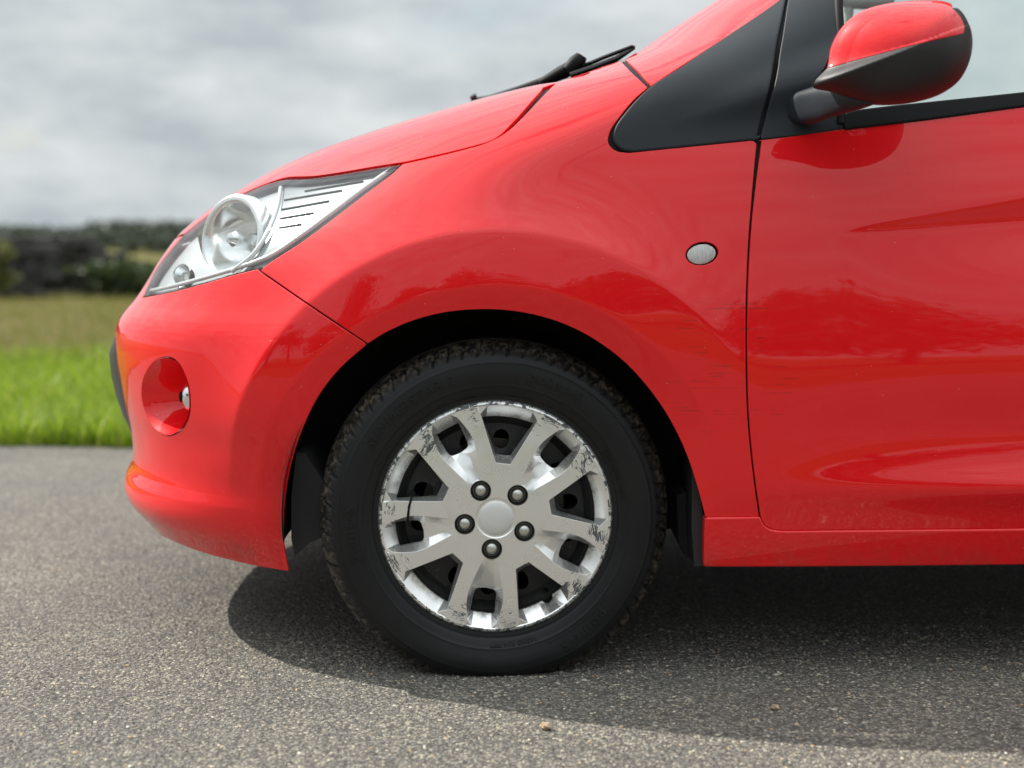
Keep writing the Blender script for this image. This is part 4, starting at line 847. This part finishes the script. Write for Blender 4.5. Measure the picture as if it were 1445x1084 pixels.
#MARK_WHEEL
# ------------------------------------------------------------------ wheel
PXM = .193 / 168.0
PH = R(-97.5)
def make_wheel():
    seg = 72
    # steel wheel disc with holes (part 'wheel'), local frame: x right, z up, y into car; outer sidewall y=0
    pts = []; edges = []; hts = []
    def ring(r_, y_, n_):
        i0 = len(pts)
        for k in range(n_): a = 2 * math.pi * k / n_; pts.append((r_ * math.cos(a), r_ * math.sin(a))); hts.append(y_)
        edges.extend((i0 + k, i0 + (k + 1) % n_) for k in range(n_))
    for r_, y_ in ((.0, .05),): pts.append((0, 0)); hts.append(y_)
    for r_, y_ in ((.05, .05), (.075, .062), (.095, .056), (.150, .062), (.162, .05), (.170, .05)): ring(r_, y_, 90)
    holes = []
    for k in range(14):
        a = 2 * math.pi * (k + .3) / 14; hp = []
        for j in range(18):
            b = 2 * math.pi * j / 18; u_, v_ = .124 + .0165 * math.cos(b), .0135 * math.sin(b); hp.append((u_ * math.cos(a) - v_ * math.sin(a), u_ * math.sin(a) + v_ * math.cos(a)))
        i0 = len(pts); pts.extend(hp); hts.extend([.0605] * 18); edges.extend((i0 + j, i0 + (j + 1) % 18) for j in range(18)); holes.append(np.array(hp))
    v2, e2, f2, ov, oe, of = delaunay_2d_cdt([Vector(p) for p in pts], edges, [], 0, 1e-6)
    P2 = np.array([tuple(v) for v in v2]); T = np.array([f for f in f2]); c = P2[T].mean(1); ok = np.hypot(c[:, 0], c[:, 1]) < .17
    for h in holes: ok &= ~inside(h, c)
    T = T[ok]; hh = np.array([hts[o[0]] if o else .06 for o in ov]); V = np.stack([P2[:, 0], hh, P2[:, 1]], -1); n0 = len(V)
    F = [tuple(t) for t in T]
    V = list(V)
    for h in holes:
        i0 = len(V); V += [(p[0], .0605, p[1]) for p in h] + [(p[0], .072, p[1]) for p in h]; F += [(i0 + j, i0 + (j + 1) % 18, i0 + 18 + (j + 1) % 18, i0 + 18 + j) for j in range(18)]
    wh = raw('wheel', V, F, M['steel'], car, sharp=35)
    lathe('rim_barrel', [(.196, .014), (.193, .012), (.186, .022), (.178, .026), (.172, .045), (.165, .06), (.160, .13), (.18, .15), (.195, .155)], M['steel'], wh, 96)
    lathe('brake_disc', [(.03, .085), (.06, .085), (.06, .10), (.12, .10), (.12, .115)], M['brake'], wh, 64)
    lathe('wheel_backplate', [(.001, .12), (.165, .12)], M['dark'], wh, 48)
    # --- tyre
    prof = [(.186, .030), (.188, .020), (.1915, .0135), (.1965, .0115), (.2005, .0115), (.2020, .0085), (.2045, .0070), (.212, .0040), (.2155, .0030), (.2165, .0018), (.219, .0018), (.2205, .0016), (.228, .0004), (.236, 0), (.244, .0004), (.2485, .0014), (.2505, .0014), (.2520, .0030), (.2555, .0042), (.2585, .0055), (.2605, .0065), (.263, .0082), (.266, .0105), (.269, .0132), (.272, .0165), (.275, .0208), (.2775, .0255), (.2795, .0305), (.281, .036), (.2822, .042), (.283, .048)]
    GR_ = lambda r_: np.where(r_ > .2, .2 + (r_ - .2) * 1.075, r_)
    pr = np.array(prof); cen = np.array([(.2835, .054), (.2838, .057), (.279, .0575), (.279, .065), (.2842, .0655), (.2848, .075), (.285, .085)]); half = np.vstack([pr, cen]); r_flat = half[:, 0].copy(); half[:, 0] = GR_(half[:, 0]); pr = half[:len(pr)].copy()
    full = np.vstack([half, (half * [1, -1] + [0, .170])[::-1][1:]]); nA = 1080; a = np.linspace(0, 2 * np.pi, nA, endpoint=False)
    r_old = np.r_[r_flat, r_flat[::-1][1:]][:, None] + 0 * a
    rr, yy = full[:, 0][:, None] + 0 * a, full[:, 1][:, None] + 0 * a
    yo = np.minimum(yy, .170 - yy)
    sh = sstep(.2595, .2635, r_old) * (yo < .053)
    NB_ = 68
    ph = (a[None] * NB_ / (2 * np.pi) + (r_old - .27) * 22 * 1.0 + np.where(yy > .085, .5, 0)) % 1
    wid = .16 + .05 * np.sin(np.floor(a[None] * NB_ / (2 * np.pi)) * 2.1)
    g1 = (sstep(0, .05, ph) * (1 - sstep(wid, wid + .05, ph)))
    ph2 = ((a[None] * NB_ / (2 * np.pi)) - (r_old - .27) * 16 + .45) % 1; g2 = sstep(0, .03, ph2) * (1 - sstep(.06, .09, ph2)) * (yo > .010) * .3
    cut = np.maximum(g1, g2) * sh * .0042 * (.35 + .65 * sstep(.263, .272, r_old))
    # cut perpendicular to the profile
    tn = np.gradient(full, axis=0); tn /= np.linalg.norm(tn, axis=1)[:, None] + 1e-9
    nr, ny = -tn[:, 1] * -1, tn[:, 0] * -1   # outward normal guess (r, y)
    nr, ny = np.abs(nr), np.where(full[:, 1] < .085, -np.abs(ny), np.abs(ny))
    rr = rr - cut * nr[:, None]; yy = yy - cut * ny[:, None]
    V = np.stack([rr * np.cos(a), yy, rr * np.sin(a)], -1)
    # load: flatten at the road, bulge the sidewall
    low = sstep(-.17, -.262, V[..., 2]) * (np.hypot(V[..., 0], V[..., 2]) > .20)
    V[..., 1] += np.where(V[..., 1] < .085, -1, 1) * .007 * low * np.exp(-((np.hypot(V[..., 0], V[..., 2]) - .245) / .03)**2)
    zb_ = -HUBZ + .0005; sc_ = np.where(V[..., 2] < -.20, np.clip((V[..., 2] + .20) / (-.291 + .20), 0, 1.1), 0)
    V[..., 2] = np.where(V[..., 2] < zb_ + .006, np.maximum(zb_, zb_ + .006 - .006 * (1 - np.exp(-(zb_ + .006 - V[..., 2]) / .006))), V[..., 2])
    nP = len(full); idx = np.arange(nP * nA).reshape(nP, nA); nx = np.roll(idx, -1, 1)
    F = np.stack([idx[:-1], idx[1:], nx[1:], nx[:-1]], -1).reshape(-1, 4)
    ty = fastmesh('tyre', V.reshape(-1, 3), F, M['tyre'], wh, True); ty.data.set_sharp_from_angle(angle=R(38))
    # sidewall lettering
    def letters(txt, r0, amid, size, flipc=False, ex=1.0, name='tyre_lettering'):
        cu = bpy.data.curves.new('t', 'FONT'); cu.body = txt; cu.size = size; cu.align_x = 'CENTER'; cu.extrude = .0013; cu.bevel_depth = .0004; cu.resolution_u = 3; cu.space_character = 1.15
        to = bpy.data.objects.new('t', cu); col.objects.link(to); bpy.context.view_layer.update()
        me = bpy.data.meshes.new_from_object(to.evaluated_get(bpy.context.evaluated_depsgraph_get())); bpy.data.objects.remove(to)
        nv = len(me.vertices); c = np.zeros(nv * 3); me.vertices.foreach_get('co', c); c = c.reshape(-1, 3)
        if not flipc: ang = amid - c[:, 0] * ex / r0; r_ = r0 + c[:, 1]
        else: ang = amid + c[:, 0] * ex / r0; r_ = r0 - c[:, 1]
        ys_ = np.interp(r_, pr[:, 0], pr[:, 1]); low_ = sstep(-.17, -.262, r_ * np.sin(ang)); ys_ -= .007 * low_ * np.exp(-((r_ - .245) / .03)**2)
        V_ = np.stack([r_ * np.cos(ang), ys_ - .0002 - c[:, 2], r_ * np.sin(ang)], -1)
        me.vertices.foreach_set('co', V_.ravel()); me.update(); me.name = name; me.materials.clear(); o = bpy.data.objects.new(name, me); return link(o, wh, M['tyre'])
    letters('SUMMERSTAR 3', .2305, R(128), .0215, ex=1.05); letters('point-S', .2315, R(66), .026, ex=1.05)
    letters('point-S', .2315, R(-52), .026, ex=1.05); letters('point-S', .2315, R(186), .026, ex=1.05)
    letters('165/65 R14 79T', .207, R(-82), .010); letters('STEEL BELTED RADIAL', .206, R(20), .008)
    def frame(a0, a1, r0, r1):
        A_ = np.radians(np.linspace(a0, a1, 30)); p_ = [(r1, t) for t in A_] + [(r0, t) for t in A_[::-1]] + [(r1, A_[0])]
        tube('tyre_rib', [(r_ * math.cos(t), float(np.interp(r_, pr[:, 0], pr[:, 1])) - .0001 - .007 * float(sstep(-.17, -.262, r_ * math.sin(t))) * math.exp(-((r_ - .245) / .03)**2), r_ * math.sin(t)) for r_, t in p_], .00055, M['tyre'], wh, 5)
    frame(50, 82, .2255, .2555); frame(-68, -36, .2255, .2555); frame(170, 202, .2255, .2555)
    # --- hubcap
    H0 = .009
    pts = []; ys = []; edges = []
    def add(p, y): pts.append(p); ys.append(y); return len(pts) - 1
    def chain(ps, yl, closed=True):
        ids = [add(p, y) for p, y in zip(ps, yl)]
        edges.extend(zip(ids[:-1], ids[1:]));
        if closed: edges.append((ids[-1], ids[0]))
        return ids
    def fh(r_): return H0 - .0055 * (1 - min(r_ / 150, 1)**2) + .0005
    def loc(u, v, ang): return (u * math.cos(ang) - v * math.sin(ang), u * math.sin(ang) + v * math.cos(ang))
    for r_, y_, n_ in ((168, H0 + .008, 180), (167, H0 + .0035, 180), (164.8, H0 + .0008, 180), (162, H0, 180)):
        chain([loc(r_, 0, 2 * math.pi * k / n_) for k in range(n_)], [y_] * n_)
    cut = []
    def edge_pts(a, b, n_): return [(a[0] + (b[0] - a[0]) * t / n_, a[1] + (b[1] - a[1]) * t / n_) for t in range(n_)]
    for k in range(5):
        ap = PH + k * 2 * math.pi / 5; aw = ap + math.pi / 5
        # big window, mouth then floor
        va = math.atan2(45, 154); arc = [(160.4 * math.cos(t), 160.4 * math.sin(t)) for t in np.linspace(-va, va, 15)]
        top = [(79, -10.5)] + edge_pts((79, -10.5), arc[0], 8)[1:] + arc + edge_pts(arc[-1], (79, 10.5), 8)[1:] + [(79, 10.5), (78.6, 0)]
        chain([loc(u, v, aw) for u, v in top], [fh(math.hypot(u, v)) + (.0008 if math.hypot(u, v) > 155 else 0) for u, v in top])
        vb = math.atan2(37, 138); arc = [(143.5 * math.cos(t), 143.5 * math.sin(t)) for t in np.linspace(-vb, vb, 13)]
        if k == 0: # notch for the tyre valve
            arc = [p for p in arc if not (-.02 < math.atan2(p[1], p[0]) < .13)]; j = next(i for i, p in enumerate(arc) if p[1] > 0 and math.atan2(p[1], p[0]) >= .13)
            arc[j:j] = [(143.5, -1), (148, 1), (152, 6), (150, 12), (146, 15.5), (142, 16.5)]
        bot = [(88, -10.5)] + edge_pts((88, -10.5), arc[0], 6)[1:] + arc + edge_pts(arc[-1], (88, 10.5), 6)[1:] + [(88, 10.5), (87.6, 0)]
        chain([loc(u, v, aw) for u, v in bot], [H0 + .022] * len(bot)); cut.append(np.array([loc(u, v, aw) for u, v in bot]))
        # trough + small window between the two spokes of a pair
        b0 = [(45 + 14.5 * math.cos(t), 14.5 * math.sin(t)) for t in np.linspace(0, 2 * np.pi, 40, endpoint=False)]
        side = crom([(57, 9.5), (72, 14), (95, 21), (113, 25.5), (128, 25.5), (145, 22.5), (160.6, 19)], 5); va = math.atan2(19, 160)
        arc = [(160.8 * math.cos(t), 160.8 * math.sin(t)) for t in np.linspace(-va, va, 9)]
        top = [(u, -v) for u, v in side[:-1]] + arc + [(u, v) for u, v in side[:-1][::-1]]
        chain([loc(u, v, ap) for u, v in top], [fh(math.hypot(u, v)) + (.0008 if math.hypot(u, v) > 155 else 0) for u, v in top], False)
        fl_ = [(61, 4), (74, 6), (87, 8.5), (99, 11)]
        for s_ in (-1, 1):
            ids = chain([loc(u, v * s_, ap) for u, v in fl_], [fh(u) + dz for (u, v), dz in zip(fl_, (.001, .0045, .0075, .0105))], False)
        vb = math.atan2(14.6, 138)
        wd_ = crom([(106, -11), (109, -14.8), (123, -16.8), (141, -17.6)], 4); arc = [(143.5 * math.cos(t), 143.5 * math.sin(t)) for t in np.linspace(-.122, .122, 9)]
        bot = list(map(tuple, wd_)) + arc + [(u, -v) for u, v in wd_[::-1]] + [(104.5, 0)]
        yl = [H0 + .0125 + .010 * float(sstep(110, 128, np.array(u))) for u, v in bot]
        chain([loc(u, v, ap) for u, v in bot], yl); cut.append(np.array([loc(u, v, ap) for u, v in bot]))
        chain([loc(u, v, ap) for u, v in b0], [fh(math.hypot(u, v)) for u, v in b0]); cut.append(np.array([loc(u, v, ap) for u, v in b0]))
    for r_, n_ in ((27.5, 60), (66, 60)):
        ps = [loc(r_, 0, 2 * math.pi * k / n_) for k in range(n_)]
        ps = [p for p in ps if not any(inside(c * 1.0, np.array([p]))[0] for c in cut)] if r_ > 30 else ps
        if r_ > 30: [add(p, fh(r_)) for p in []]
        else: chain(ps, [fh(r_) + .0012] * len(ps))
    ps = [loc(29, 0, 2 * math.pi * k / 60) for k in range(60)]; chain(ps, [fh(29)] * 60)
    v2, e2, f2, ov, oe, of = delaunay_2d_cdt([Vector(p) for p in pts], edges, [], 0, 1e-4)
    P2 = np.array([tuple(v) for v in v2]); T = np.array([f for f in f2]); c = P2[T].mean(1); ok = np.hypot(c[:, 0], c[:, 1]) < 167.9
    for h in cut: ok &= ~inside(h, c)
    T = T[ok]; Y = np.array([ys[o[0]] if o else H0 for o in ov])
    V = [Vector((p[0] * PXM, y, p[1] * PXM)) for p, y in zip(P2, Y)]
    bm = bmesh.new(); bv = [bm.verts.new(v) for v in V]
    for t in T:
        try: bm.faces.new([bv[i] for i in t])
        except ValueError: pass
    # inner lips of the openings, seen through the windows
    for e in [e for e in bm.edges if e.is_boundary and math.hypot(e.verts[0].co.x, e.verts[0].co.z) < .19]: e.tag = True
    bmesh.ops.recalc_face_normals(bm, faces=bm.faces)
    be = [e for e in bm.edges if e.tag]; ex = bmesh.ops.extrude_edge_only(bm, edges=be)
    for v in [g for g in ex['geom'] if isinstance(g, bmesh.types.BMVert)]:
        r_ = math.hypot(v.co.x, v.co.z); v.co.y += .006 if not r_ < 62 * PXM else .012
    bmesh.ops.remove_doubles(bm, verts=bm.verts, dist=1e-6); bmesh.ops.recalc_face_normals(bm, faces=bm.faces)
    loose = [v for v in bm.verts if not v.link_faces]; bmesh.ops.delete(bm, geom=loose, context='VERTS')
    up = sum(f.normal.y * f.calc_area() for f in bm.faces)
    if up > 0: bmesh.ops.reverse_faces(bm, faces=bm.faces)
    me = bpy.data.meshes.new('hubcap'); bm.to_mesh(me); bm.free(); me.polygons.foreach_set('use_smooth', [True] * len(me.polygons)); me.set_sharp_from_angle(angle=R(14))
    hc = bpy.data.objects.new('hubcap', me); link(hc, wh, M['silver'])
    pass
    lathe('centre_cap', [(.0003, .0005), (.012, .0009), (.022, .0024), (.0272, .0042), (.0297, .006), (.0305, .008)], M['cap'], wh, 72, sharp=60)
    for k in range(5):
        ap = PH + k * 2 * math.pi / 5; bx_, bz_ = loc(45 * PXM, 0, ap)
        def ofs(o): o.location = (bx_, 0, bz_); return o
        ofs(lathe('bolt_cup', [(.0166, .0035), (.0163, .008), (.0150, .015), (.0133, .0165), (.009, .017)], M['boltdark'], wh, 32))
        b_ = ofs(lathe('wheel_bolt', [(.0003, .0045), (.0045, .0050), (.0083, .0068), (.0101, .0092), (.0106, .016)], M['bolt'], wh, 24, sharp=50))
        ofs(lathe('bolt_collar', [(.0106, .0140), (.0116, .0122), (.0128, .0122), (.0138, .0145)], M['boltdark'], wh, 32))
    # inner hub shadow plate and valve
    vx, vz = loc(135 * PXM, 10 * PXM, PH + math.pi / 5); tube('tyre_valve', [(vx, .05, vz), (vx, .03, vz), (vx, .018, vz)], [.004, .004, .0042], M['seal'], wh, 10)
    return wh
wheel = make_wheel()
# cable tie round one spoke of this wheel only
def zp(px, py, y): return ((px - 700) * PXM, y, (733 - py) * PXM)
tube('cable_tie', [zp(583, 696, .03), zp(581, 701, .012), zp(579.5, 706, .0055), zp(577, 715, .0052), zp(575.5, 727, .0055), zp(575, 738, .008), zp(577, 744, .014), zp(580, 748, .03)], .0021, M['seal'], wheel, 8, (1, 1))
tube('cable_tie_head', [zp(575, 737, .006), zp(576, 743, .009)], [.004, .004], M['seal'], wheel, 6)
def copy_wheel(x, y, rz, skip=('cable_tie', 'cable_tie_head')):
    c = wheel.copy(); col.objects.link(c); c.location = (x, y, HUBZ); c.rotation_euler = (0, 0, rz)
    for ch in list(wheel.children):
        if ch.name.split('.')[0] in skip: continue
        d = ch.copy(); col.objects.link(d); d.parent = c
copy_wheel(2.3, .012, 0); copy_wheel(0, 2 * YC - .012, math.pi); copy_wheel(2.3, 2 * YC - .012, math.pi)
wheel.location = (0, .014, HUBZ); wheel.rotation_euler = (0, 0, R(3.2))
